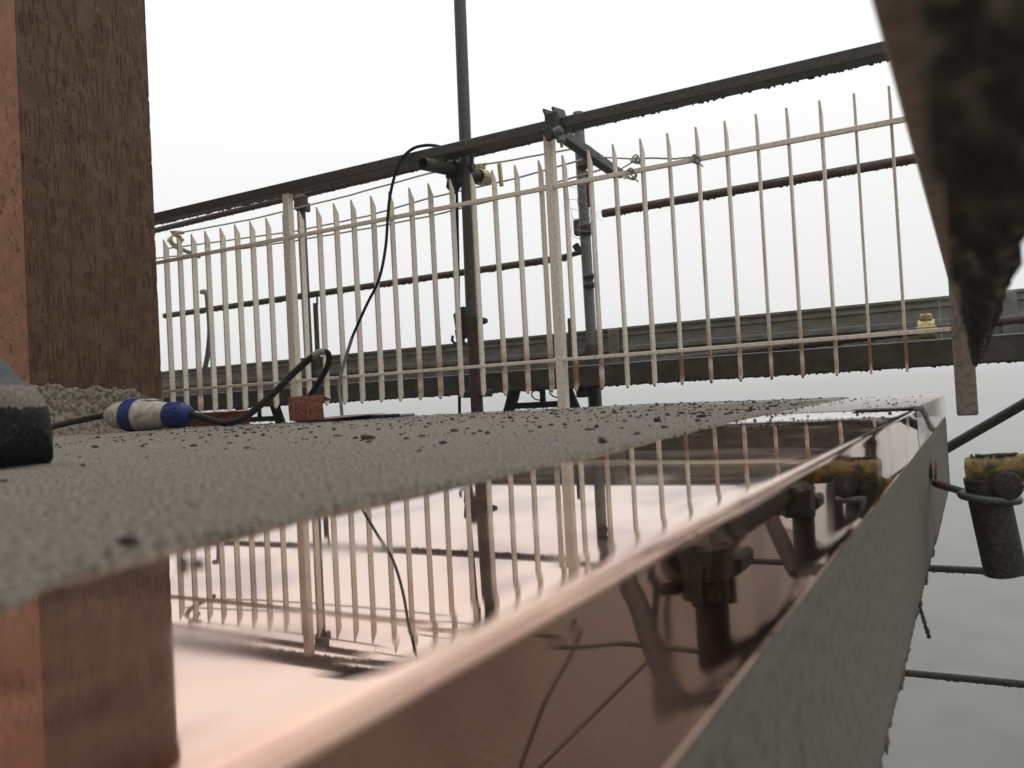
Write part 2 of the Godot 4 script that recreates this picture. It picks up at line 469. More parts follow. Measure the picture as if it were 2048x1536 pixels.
func setting() -> void:
	# mortar floor: a finely graded sheet, finest towards the camera, that ends in a ragged line on the copper
	var terrace := thing("terrace_floor", "", "", Vector3(-1.5, 0, -1.2), "", "structure")
	var zs := graded(0.0, 2.75, 0.003, 0.0042)
	var ss := graded(0.0, 3.9, 0.003, 0.0044)
	var zall := PackedFloat32Array()
	for i in range(30, 0, -1): zall.append(0.02 * i)
	for z in zs: zall.append(-z)
	var rows: Array = []
	var band: Array = []
	for z in zall:
		var row := PackedVector3Array()
		var edge := inner_x(z) + 0.0007 * N1.get_noise_2d(z * 7.0, 1.0) + 0.0006 * N1.get_noise_2d(z * 60.0, 4.0)
		row.append(Vector3(edge + 0.002, -0.002, z))
		for s in ss:
			var x := edge - s
			var d := Vector2(x, z).length()
			var y := floor_y(x, z) - 0.0022 * exp(-s / 0.004)
			y += 0.0004 * N1.get_noise_2d(x * 100.0, z * 100.0) + 0.0005 * N1.get_noise_2d(x * 26.0, z * 26.0 + 9.0)
			y += 0.0005 * maxf(0.0, N2.get_noise_2d(x * 190.0, z * 190.0) - 0.2) * 2.0
			row.append(Vector3(x, y, z))
		if z > -2.32 or band.is_empty() and z > -2.36: rows.append(row)
		if z <= -2.32: band.append(row)
	rows.append(band[0])
	grid(rows, M.floor, "mortar_surface", terrace, Vector3.UP)
	for r in band.size():
		for i in range(1, band[r].size()):
			var p: Vector3 = band[r][i]
			p.y = lerpf(p.y, floor_y(p.x, p.z), 0.75 * smoothstep(-2.32, -2.42, p.z))
			band[r][i] = p
	grid(band, M.strip, "edge_screed", terrace, Vector3.UP)
	# the slab under it, with its rough outer face
	var slab := MB.new()
	slab.box(Vector3(-2.0, -0.127, -0.9), Vector3(3.80, 0.235, 3.68))
	slab.box(Vector3(-3.0, -0.13, -2.735 + 0.02), Vector3(5.78, 0.245, 0.04))
	slab.box(Vector3(-4.6, -0.02, -0.6), Vector3(1.4, 0.036, 4.3))
	part("concrete_core", slab, M.fascia, terrace)
	var face: Array = []
	var fz := graded(0.0, 2.72, 0.004, 0.006)
	var fz_all := PackedFloat32Array()
	for i in range(12, 0, -1): fz_all.append(0.05 * i)
	for z in fz: fz_all.append(-z)
	for z in fz_all:
		var row := PackedVector3Array()
		var low := -0.261 - 0.004 * N1.get_noise_2d(z * 40.0, 2.0) - 0.006 * maxf(0.0, N2.get_noise_2d(z * 120.0, 5.0))
		for j in 34:
			var t := j / 30.0
			var y := lerpf(-0.006, low, minf(t, 1.0))
			var x := lerpf(-0.0935, -0.0832, smoothstep(-0.058, -0.064, y)) + 0.0002 * N1.get_noise_2d(y * 8.0, z * 3.0) + 0.00006 * N1.get_noise_2d(y * 110.0, z * 50.0)
			x -= 0.004 * exp(-pow((z + 1.72) / 0.012, 2.0)) * smoothstep(-0.10, -0.13, y)       # a step where the old render ends
			x += 0.003 * smoothstep(-1.70, -1.76, z) * smoothstep(-0.062, -0.07, y)
			var crack := z + 0.417 + 0.004 * N1.get_noise_2d(y * 25.0, 3.0)
			if N2.get_noise_2d(y * 30.0, 0.0) > 0.0: x -= 0.0045 * exp(-pow(crack / 0.0028, 2.0))
			if t > 1.0: x -= (t - 1.0) * 0.25
			row.append(Vector3(x, y - (0.002 * (t - 1.0) if t > 1.0 else 0.0), z))
		face.append(row)
	grid(face, M.fascia, "outer_face", terrace, Vector3.RIGHT)
	# drips of mortar that hang from the lower edge
	var ragged := MB.new()
	for i in 130:
		var z := -rng.randf_range(0.35, 2.7)
		var l := rng.randf_range(0.002, 0.010) * (1.8 if rng.randf() < 0.1 else 1.0)
		ragged.blob(Vector3(-0.085 - rng.randf() * 0.004, -0.263 - l * 0.4, z), Vector3(0.003, l, 0.004), 0.35, rng, 6, 4)
	tag(part("mortar_drip", ragged, M.fascia, terrace), "", "", "", "stuff")
	var twig := thing("root_strand", "thin dark strand dangling from the lower edge of the concrete slab", "strand", Vector3(-0.078, -0.245, -1.18))
	var tw := MB.new()
	tw.sweep(PackedVector3Array([Vector3(-0.079, -0.243, -1.19), Vector3(-0.076, -0.262, -1.19), Vector3(-0.073, -0.276, -1.192), Vector3(-0.070, -0.288, -1.193)]), 0.0018, 6)
	for k in 9: tw.blob(Vector3(-0.077 + 0.0008 * k, -0.255 - 0.0036 * k, -1.19), Vector3(0.0026, 0.004, 0.0026), 0.4, rng, 6, 4)
	part("strand", tw, M.olive, twig)
	# added unseen house on the right, to darken the lower half of the copper's reflection
	var nh := thing("added_house", "added unseen lower house, its dim roof darkening the reflection in the upright copper", "house", Vector3(14, -20, -11))
	var nb := MB.new()
	nb.box(Vector3(15, -21.7, -16), Vector3(17, 27, 52))
	part("wall", nb, M.mortar, nh)
	for e in [-1.0, 1.0]:
		nb = MB.new()
		nb.box(Vector3(15 + e * 4.6, -6.3, -16), Vector3(9.9, 0.25, 54), Basis(Vector3.BACK, -e * 0.38))
		part("roof_slope", nb, M.added_roof, nh)
	# the land far below, lost in the fog
	var land := MB.new()
	land.box(Vector3(0, -35.5, -40), Vector3(3000, 1, 3000))
	var g := piece("ground", "", "", land, M.earth)
	tag(g, "", "", "", "structure")

func worms(nu: int, nv: int, count: int, len_lo: int, len_hi: int, slant: float, deep: float, sd: int) -> PackedFloat32Array:
	# dragged-grain grooves of a rustic plaster, as depths on a grid (u across, v up)
	var r := RandomNumberGenerator.new()
	r.seed = sd
	var h := PackedFloat32Array()
	h.resize(nu * nv)
	for w in count:
		var u := r.randf() * nu
		var v := r.randf() * nv
		if N1.get_noise_2d(u * 0.02, v * 0.012 + sd) < -0.22: continue
		var l := int(lerpf(len_lo, len_hi, pow(r.randf(), 2.2)))
		var d := deep * r.randf_range(0.45, 1.0)
		var lean := r.randf_range(-0.12, 0.12)
		var wide := r.randf() < 0.75
		for i in l:
			var a := int(u)
			var b := int(v)
			if a < 1 or b < 1 or a >= nu - 1 or b >= nv - 1: break
			var e := d * minf(1.0, minf(i + 1, l - i) / 2.0)
			h[b * nu + a] = maxf(h[b * nu + a], e)
			if wide: h[b * nu + a + 1] = maxf(h[b * nu + a + 1], e * 0.8)
			u += r.randf_range(-0.5, 0.5) + slant + lean
			v += 1.0
	return h

func plaster(origin: Vector3, du: Vector3, dv: Vector3, out: Vector3, nu: int, nv: int, depth: PackedFloat32Array, called: String, parent: Node3D) -> void:
	var rows: Array = []
	for j in nv:
		var row := PackedVector3Array()
		for i in nu:
			var p := origin + du * i + dv * j
			var b := 0.0018 * N1.get_noise_3d(p.x * 14.0, p.y * 14.0, p.z * 14.0) + 0.0006 * N1.get_noise_3d(p.x * 90.0, p.y * 60.0, p.z * 90.0)
			if i == 0 or i == nu - 1: b = 0.0
			row.append(p + out * (b - depth[j * nu + i]))
		rows.append(row)
	grid(rows, M.brown if called == "pier_face" else M.plaster, called, parent, out)

func walls() -> void:
	# the house: an orange wall towards us that ends in a dark brown corner pier, both in dragged plaster
	var w := thing("house_wall", "orange rustic plaster house wall left of the dark brown pier", "wall", Vector3(-3.6, 0, -1.83))
	plaster(Vector3(-3.052, 0.02, -1.83), Vector3(-0.0042, 0, 0), Vector3(0, 0.0041, 0), Vector3(0, 0, 1), 150, 540, worms(150, 540, 800, 2, 16, 0.3, 0.008, 9), "front_face", w)
	var core := MB.new()
	core.box(Vector3(-4.4, 0.8, -2.13), Vector3(1.53, 5.6, 0.592))
	core.box(Vector3(-3.4, 2.9, -2.12), Vector3(0.68, 1.4, 0.57))
	part("wall_core", core, M.plaster, w)
	var pr := thing("brown_pier", "dark brown rustic plaster pier face beside the railing", "pier", Vector3(-3.05, 0, -2.1))
	var nu := 330
	var nv := 720
	plaster(Vector3(-3.05, 0.02, -1.83), Vector3(0, 0, -0.57 / (nu - 1)), Vector3(0, 0.003, 0), Vector3(1, 0, 0), nu, nv, worms(nu, nv, 2900, 3, 30, 0.0, 0.0055, 4), "pier_face", pr)
	core = MB.new()
	core.box(Vector3(-3.36, 0.78, -2.255), Vector3(0.595, 5.6, 0.285))
	core.box(Vector3(-3.36, 0.78, -1.985), Vector3(0.585, 5.6, 0.25))
	core.box(Vector3(-3.36, -1.4, -2.115), Vector3(0.618, 2.9, 0.566))
	core.box(Vector3(-3.36, 2.9, -2.115), Vector3(0.616, 1.4, 0.566))
	part("pier_core", core, M.brown, pr)
	# house behind the camera: it shades everything that faces this way
	var back := thing("house_front", "plastered house front behind the terrace", "wall", Vector3(-2.2, 0, 1.3))
	var hb := MB.new()
	hb.box(Vector3(-2.45, 0.8, 1.0), Vector3(5.5, 5.6, 0.4))
	part("front_face", hb, M.plaster, back)
	# mortar cove at the foot of the pier
	var cove := thing("mortar_fillet", "rough pale mortar smeared along the foot of the brown pier", "mortar", Vector3(-3.02, 0, -2.1))
	var rows: Array = []
	for i in 150:
		var z := -1.80 - 0.60 * i / 149.0
		var top := 0.175 + 0.045 * N2.get_noise_2d(z * 4.0, 7.0) + 0.016 * N2.get_noise_2d(z * 16.0, 3.0) - 0.035 * smoothstep(-2.1, -2.4, z)
		var foot := 0.06 + 0.02 * N1.get_noise_2d(z * 8.0, 1.0)
		var row := PackedVector3Array()
		for j in 46:
			var t := j / 45.0
			var y := top * pow(1.0 - t, 1.5)
			var x := -3.05 + 0.006 + foot * pow(t, 1.7)
			var d := 0.006 * N1.get_noise_3d(x * 20.0, y * 26.0, z * 20.0) + 0.0016 * N1.get_noise_3d(x * 110.0, y * 110.0, z * 110.0)
			d *= smoothstep(0.0, 0.12, t)
			if j == 0: x = -3.056
			row.append(Vector3(x + d, y + d * 0.6 + (0.012 if j < 45 else 0.002), z))
		rows.append(row)
	grid(rows, M.mortar, "mortar_cove", cove, Vector3(1, 0.3, 0))

# ---------------------------------------------------------------- copper
func strip(prof: Array, i0: int, i1: int, zs: PackedFloat32Array, sd: float, m: Material, called: String, parent: Node3D, lift := 0.0) -> void:
	var v := PackedVector3Array()
	var n := PackedVector3Array()
	var ix := PackedInt32Array()
	var w := i1 - i0 + 1
	var pos: Array = []
	for z in zs:
		var row := PackedVector3Array()
		for q in prof:
			var p: Vector2 = q
			var y := p.y + lift + 0.00012 * N2.get_noise_2d(z * 1.2, minf(p.x, -0.1) * 3.0 + sd)
			var x := p.x + 0.00012 * N2.get_noise_2d(z * 1.4 + sd, 3.0)
			row.append(Vector3(x + lift, y, z))
		pos.append(row)
	for j in zs.size():
		for i in range(i0, i1 + 1):
			var a: Vector3 = pos[j][mini(i + 1, prof.size() - 1)] - pos[j][maxi(i - 1, 0)]
			var b: Vector3 = pos[mini(j + 1, zs.size() - 1)][i] - pos[maxi(j - 1, 0)][i]
			v.append(pos[j][i])
			n.append(b.cross(a).normalized())
	for j in zs.size() - 1:
		for i in w - 1:
			var a := j * w + i
			ix.append_array([a, a + 1, a + w, a + 1, a + w + 1, a + w])
	# outward side: the normal of the first quad tells whether the order has to be turned
	var gq := (v[1] - v[0]).cross(v[w] - v[0])
	var out := n[0] if n[0].dot(Vector3(0.5, 1, 0)) > 0.0 else -n[0]
	if n[0].dot(Vector3(0.5, 1, 0)) < 0.0 and i0 < 6:
		for k in n.size(): n[k] = -n[k]
	if gq.dot(n[0]) > 0.0:
		for k in range(0, ix.size(), 3):
			var t := ix[k + 1]; ix[k + 1] = ix[k + 2]; ix[k + 2] = t
	var arr: Array = []
	arr.resize(Mesh.ARRAY_MAX)
	arr[Mesh.ARRAY_VERTEX] = v; arr[Mesh.ARRAY_NORMAL] = n; arr[Mesh.ARRAY_INDEX] = ix
	var am := ArrayMesh.new()
	am.add_surface_from_arrays(Mesh.PRIMITIVE_TRIANGLES, arr)
	part(called, am, m, parent)

func copper() -> void:
	var prof: Array = []
	for i in 30: prof.append(Vector2(lerpf(-0.42, -0.0975, i / 29.0), 0.0))
	prof.append(Vector2(-0.0965, 0.0)); prof.append(Vector2(-0.0955, 0.0)); prof.append(Vector2(-0.0948, 0.00001))
	var top_end := prof.size() - 1
	for q in [[-.0925, .00002], [-.0900, .00004], [-.0875, .00005], [-.0858, .00002], [-.0848, -.00008], [-.0839, -.00030], [-.0831, -.00066], [-.0825, -.00112], [-.0820, -.00170], [-.0817, -.00245], [-.0815, -.00340], [-.0815, -.00500], [-.0815, -.00750]]:
		prof.append(Vector2(q[0], q[1]))
	var fold_end := prof.size() - 1
	for q in [[-.0815, -.0100], [-.0814, -.0140], [-.0814, -.0190], [-.0814, -.0240], [-.0814, -.0290], [-.0814, -.0340], [-.0814, -.0390], [-.0814, -.0440], [-.0814, -.0480], [-.0813, -.0510], [-.0811, -.0538], [-.0808, -.0562], [-.0804, -.0582], [-.0801, -.0594]]:
		prof.append(Vector2(q[0], q[1]))
	var drip_end := prof.size() - 1
	for q in [[-.0798, -.0599], [-.0796, -.0605], [-.0797, -.0611], [-.0803, -.0614], [-.0812, -.0611], [-.0820, -.0603]]:
		prof.append(Vector2(q[0], q[1]))
	var last := prof.size() - 1
	var zs := PackedFloat32Array()
	var z := 0.6
	while z > -1.45:
		zs.append(z)
		z -= clampf(0.004 + absf(z) * 0.012, 0.004, 0.02)
	zs.append(-1.45)
	var c := thing("copper_flashing", "long polished copper edge flashing mirroring the railing, in the foreground", "flashing", Vector3(-0.085, 0, -0.6))
	strip(prof, 0, top_end, zs, 1.0, M.dusty_copper, "top_sheet", c)
	strip(prof, top_end, fold_end, zs, 1.0, M.copper, "rounded_fold", c)
	strip(prof, fold_end, drip_end, zs, 1.0, M.copper, "drip_face", c)
	strip(prof, drip_end, last, zs, 1.0, M.copper, "drip_hem", c)
	var k := thing("corner_flashing", "far corner flashing still under its cloudy white film", "flashing", Vector3(-0.085, 0, -2.3))
	var zk := PackedFloat32Array()
	z = -1.42
	while z > -2.79:
		zk.append(z)
		z -= 0.018
	zk.append(-2.79)
	strip(prof, 0, top_end, zk, 5.0, M.film, "top_sheet", k, 0.0004)
	strip(prof, top_end, fold_end, zk, 5.0, M.film, "rounded_fold", k, 0.0004)
	strip(prof, fold_end, drip_end, zk, 5.0, M.film, "drip_face", k, 0.0004)
	strip(prof, drip_end, last, zk, 5.0, M.film, "drip_hem", k, 0.0004)
	var e := MB.new()
	e.box(Vector3(-0.2585, -0.026, -2.793), Vector3(0.347, 0.05, 0.003))
	part("end_flap", e, M.film, k)
	# a smear of sealant over the lap of the two sheets, slanting back down the face
	var s := MB.new()
	for i in 120:
		var t := i / 119.0
		var q: Vector2
		var zz: float
		if t < 0.35:
			q = prof[int(lerpf(top_end - 9, top_end + 8, t / 0.35))]
			zz = -1.42 - 0.02 * t
		else:
			q = prof[int(lerpf(top_end + 8, drip_end, (t - 0.35) / 0.65))]
			zz = -1.43 - 0.75 * (t - 0.35)
		zz += 0.015 * N1.get_noise_2d(t * 9.0, 2.0)
		var flat := q.x < -0.09
		s.blob(Vector3(q.x + (0.0 if flat else 0.0012), q.y + (0.0016 if flat else 0.0006), zz), Vector3(0.008 if flat else 0.0014, 0.0010 if flat else 0.0035, 0.028 + 0.03 * rng.randf()), 0.2, rng, 9, 5)
	piece("sealant_smear", "dark sealant smeared over the lap between the copper sheet and the filmed corner piece", "sealant", s, M.sealant)

# ---------------------------------------------------------------- railings
func picket_mesh(T: Vector3, D: Vector3, rust: float, sd: int, deep := 0.028) -> ArrayMesh:
	# a flat bar with beak-cut ends: T across its thickness, D from its front edge to its back edge
	var r := RandomNumberGenerator.new()
	r.seed = sd
	var b := MB.new()
	var th := 0.0072
	var dp := deep
	var ts := [0.0, 0.34, 1.0]
	var lo := [0.079, 0.070, 0.094]
	var hi := [0.928, 0.914, 0.886]
	var ys := [0.0, 0.105, 0.13, 0.16, 0.20, 0.24, 0.33, 0.45, 0.58, 0.70, 0.78, 0.82, 0.86, 1.0]
	var ink: Array = []
	for i in ys.size():
		var k := clampf(r.randf_range(-0.9, 0.55) + rust * (1.1 if i < 4 else 0.75 if i < 6 else 0.1), 0.0, 1.0)
		ink.append(Color(1, 1, 1).lerp(Color(0.34, 0.17, 0.09), k * k))
	var at := func(i: int, j: int, s: float) -> Vector3:
		var y: float = lo[i] if j == 0 else hi[i] if j == ys.size() - 1 else ys[j]
		return T * th * 0.5 * s + D * dp * (ts[i] - 0.5) + Vector3.UP * y
	for j in ys.size() - 1:
		for s in [-1.0, 1.0]:
			for i in 2:
				var id: Array = []
				for q in [[i, j], [i + 1, j], [i + 1, j + 1], [i, j + 1]]:
					b.col = ink[q[1]]
					id.append(b.vert(at.call(q[0], q[1], s), T * s))
				b.tri(id[0], id[1], id[2]); b.tri(id[0], id[2], id[3])
		for e in [0, 2]:
			var id: Array = []
			for q in [[j, -1.0], [j, 1.0], [j + 1, 1.0], [j + 1, -1.0]]:
				b.col = ink[q[0]].lerp(Color(0.5, 0.34, 0.22), 0.25 * r.randf())
				id.append(b.vert(at.call(e, q[0], q[1]), D * (-1.0 if e == 0 else 1.0)))
			b.tri(id[0], id[1], id[2]); b.tri(id[0], id[2], id[3])
	for j in [0, ys.size() - 1]:
		for i in 2:
			var up := Vector3.UP if j else Vector3.DOWN
			var id: Array = []
			b.col = ink[j]
			for q in [[i, -1.0], [i + 1, -1.0], [i + 1, 1.0], [i, 1.0]]: id.append(b.vert(at.call(q[0], j, q[1]), up))
			b.tri(id[0], id[1], id[2]); b.tri(id[0], id[2], id[3])
	return b.mesh()

func drops(parent: Node3D, a: Vector3, b: Vector3, per_m: float, size: float, jitter := 0.0) -> void:
	var m := MB.new()
	var r := RandomNumberGenerator.new()
	r.seed = int(absf(a.x * 977.0 + b.y * 311.0)) + 5
	m.blob(Vector3(0, -0.35, 0), Vector3(0.8, 1.0, 0.8), 0.0, r, 8, 5)
	var ms := m.mesh()
	var places: Array = []
	for i in int((b - a).length() * per_m):
		var k := size * r.randf_range(0.35, 1.0)
		var p := a.lerp(b, r.randf()) + Vector3(r.randf_range(-jitter, jitter), 0, r.randf_range(-jitter, jitter))
		places.append(Transform3D(Basis().scaled(Vector3(k * r.randf_range(0.9, 2.2), k, k)), p))
	scatter("water_drop", ms, places, M.water, parent)

func far_railing() -> void:
	var R := thing("terrace_railing", "cream iron railing with flat pointed bars along the far side of the terrace", "railing", Vector3(-1.315, 0, -2.75))
	var T := Vector3.RIGHT
	var D := Vector3(0, 0, -1)
	var clean: Array = []
	var rusty: Array = []
	for i in 4:
		clean.append(picket_mesh(T, D, 0.05, 50 + i)); rusty.append(picket_mesh(T, D, 0.75, 70 + i))
	for k in 38:
		var x := -0.177 - 0.0983 * k
		if absf(x + 1.315) < 0.012 or absf(x + 2.61) < 0.012: continue
		var set_: Array = rusty if (x > -2.0 and rng.randf() < 0.75) or rng.randf() < 0.12 else clean
		var o := part("picket", set_[rng.randi() % 4], M.cream, R)
		o.position = Vector3(x + rng.randf_range(-0.002, 0.002), 0, -2.75) - R.position
		o.rotation = Vector3(rng.randf_range(-0.003, 0.003), rng.randf_range(-0.05, 0.05), rng.randf_range(-0.0015, 0.0015))
	var spans := [[-0.052, -1.2975], [-1.3325, -2.5925], [-2.6275, -3.90]]
	for s in spans:
		var u := MB.new()
		u.box(Vector3((s[0] + s[1]) / 2, 0.8185, -2.733), Vector3(s[0] - s[1], 0.0165, 0.012), Basis(), 0.0015)
		part("upper_rail", u, M.cream, R)
		var l := MB.new()
		l.box(Vector3((s[0] + s[1]) / 2, 0.187, -2.733), Vector3(s[0] - s[1], 0.0125, 0.012), Basis(), 0.0015)
		part("lower_rail", l, M.cream, R)
	for x in [-1.315, -2.61]:
		var p := MB.new()
		p.box(Vector3(x, 0.508, -2.75), Vector3(0.035, 1.022, 0.035), Basis(), 0.003)
		for y in [0.187, 0.8185]:
			for sx in [-1.0, 1.0]: p.blob(Vector3(x + sx * 0.019, y, -2.734), Vector3(0.005, 0.010, 0.007), 0.3, rng)
		part("post", p, M.cream, R)
	var cp := MB.new()
	cp.box(Vector3(-0.0245, 0.478, -2.752), Vector3(0.055, 1.086, 0.055), Basis(), 0.004)
	part("corner_post", cp, M.grimy_shaded, R)
	var h := MB.new()
	h.box(Vector3(-2.03, 1.041, -2.7525), Vector3(4.16, 0.040, 0.066), Basis(), 0.003)
	var hr := part("handrail", h, M.beam, R)
	drops(hr, Vector3(-4.0, 1.021, -2.722), Vector3(0.0, 1.021, -2.722), 40.0, 0.0030)
	drops(hr, Vector3(-4.0, 1.021, -2.783), Vector3(0.0, 1.021, -2.783), 90.0, 0.0042)
	# clamp over the handrail at the middle post
	var c := thing("beam_clamp", "dark bolted clamp gripping the handrail above the middle post", "clamp", Vector3(-1.27, 1.04, -2.73))
	var b := MB.new()
	b.box(Vector3(-1.275, 1.035, -2.700), Vector3(0.052, 0.085, 0.028), Basis(), 0.006)
	b.box(Vector3(-1.285, 1.000, -2.69), Vector3(0.036, 0.05, 0.02), Basis(Vector3.BACK, 0.3), 0.005)
	part("jaw", b, M.dark, c)
	for x in [-1.298, -1.262]:
		var pr := MB.new()
		pr.box(Vector3(x, 1.078, -2.74), Vector3(0.010, 0.050, 0.10), Basis(Vector3.RIGHT, 0.15) * Basis(Vector3.BACK, 0.25), 0.004)
		part("prong", pr, M.dark, c)
	var bo := MB.new()
	bo.tube(Vector3(-1.245, 0.995, -2.70), Vector3(-1.243, 0.945, -2.70), 0.006, 8)
	bo.tube(Vector3(-1.246, 0.985, -2.70), Vector3(-1.245, 0.965, -2.70), 0.016, 6)
	bo.tube(Vector3(-1.262, 0.998, -2.69), Vector3(-1.235, 1.005, -2.69), 0.017, 6)
	part("bolt", bo, M.galv, c)
	var arm := thing("bracket_arm", "dark square steel arm running back from the clamp to the grey standard", "bracket", Vector3(-1.27, 1.0, -3.0))
	var am := MB.new()
	var a0 := Vector3(-1.30, 1.035, -2.80)
	var a1 := Vector3(-1.272, 0.985, -3.32)
	am.box((a0 + a1) / 2, Vector3(0.04, 0.04, (a1 - a0).length()), am.frame(a1 - a0), 0.004)
	part("arm", am, M.beam, arm)
	var ap := MB.new()
	ap.box(Vector3(-1.44, 0.965, -3.39), Vector3(0.022, 0.16, 0.02), Basis(), 0.005)
	part("tongue", ap, M.dark, arm)

func side_railing() -> void:
	# the same railing along the near edge, seen in line from just below its lower bar
	var R := thing("side_railing", "weathered railing with shade painted into its dark colour, seen end-on from below, running overhead along the copper edge", "railing", Vector3(0.0, 0, -1.2))
	var meshes: Array = []
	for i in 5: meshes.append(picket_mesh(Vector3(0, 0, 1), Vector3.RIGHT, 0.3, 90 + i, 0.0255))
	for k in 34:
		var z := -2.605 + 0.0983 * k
		var o := part("picket", meshes[k % 5], M.mossy_shaded, R)
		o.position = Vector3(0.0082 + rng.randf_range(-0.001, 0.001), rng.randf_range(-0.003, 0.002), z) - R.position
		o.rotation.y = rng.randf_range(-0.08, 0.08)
	for y in [0.187, 0.8185]:
		var l := MB.new()
		l.box(Vector3(-0.0148, y, -1.065), Vector3(0.0205, 0.0125 if y < 0.5 else 0.0165, 3.31), Basis(), 0.0015)
		for k in 34: l.blob(Vector3(-0.005, y - 0.004, -2.605 + 0.0983 * k), Vector3(0.005, 0.007, 0.007), 0.3, rng, 7, 4)
		part("lower_rail" if y < 0.5 else "upper_rail", l, M.grimy_shaded, R)
	var p := MB.new()
	p.box(Vector3(-0.0145, 0.508, 0.62), Vector3(0.035, 1.02, 0.035), Basis(), 0.003)
	part("post", p, M.grimy_shaded, R)
	var h := MB.new()
	h.box(Vector3(-0.012, 1.040, -1.03), Vector3(0.072, 0.044, 3.36), Basis(), 0.003)
	part("handrail", h, M.beam, R)

# ---------------------------------------------------------------- scaffold beyond the railing
func pipe(called: String, label: String, a: Vector3, b: Vector3, r: float, m: Material, group := "", cat := "scaffold tube") -> Node3D:
	var t := thing(called, label, cat, a, group)
	var s := MB.new()
	s.tube(a, b, r, 20, -1.0, r * 0.16)
	part("tube", s, m, t)
	return t

func coupler(label: String, at: Vector3, axis: Vector3, m: Material, group := "swivel couplers on the scaffold") -> Node3D:
	# a half-shell coupler with its bolt and nut, round a tube along `axis`
	var t := thing("coupler", label, "coupler", at, group)
	var f := MB.new().frame(axis)
	for s in [-1.0, 1.0]:
		var sh := MB.new()
		for i in 9:
			var a := PI * (i / 8.0 - 0.5) * 0.92
			var d: Vector3 = f.x * cos(a) * s + f.y * sin(a)
			sh.box(at + d * 0.031, Vector3(0.007, 0.015, 0.056), Basis(d, f.z.cross(d), f.z), 0.002)
		sh.box(at + f.x * s * 0.037, Vector3(0.006, 0.018, 0.066), f, 0.002)
		part("shell", sh, m, t)
	var lug := MB.new()
	lug.box(at + f.y * 0.044, Vector3(0.034, 0.022, 0.040), f, 0.004)
	lug.tube(at + f.y * 0.050 - f.x * 0.03, at + f.y * 0.050 + f.x * 0.055, 0.0065, 8)
	lug.tube(at + f.y * 0.050 + f.x * 0.028, at + f.y * 0.050 + f.x * 0.044, 0.013, 6)
	part("bolt", lug, m, t)
	return t

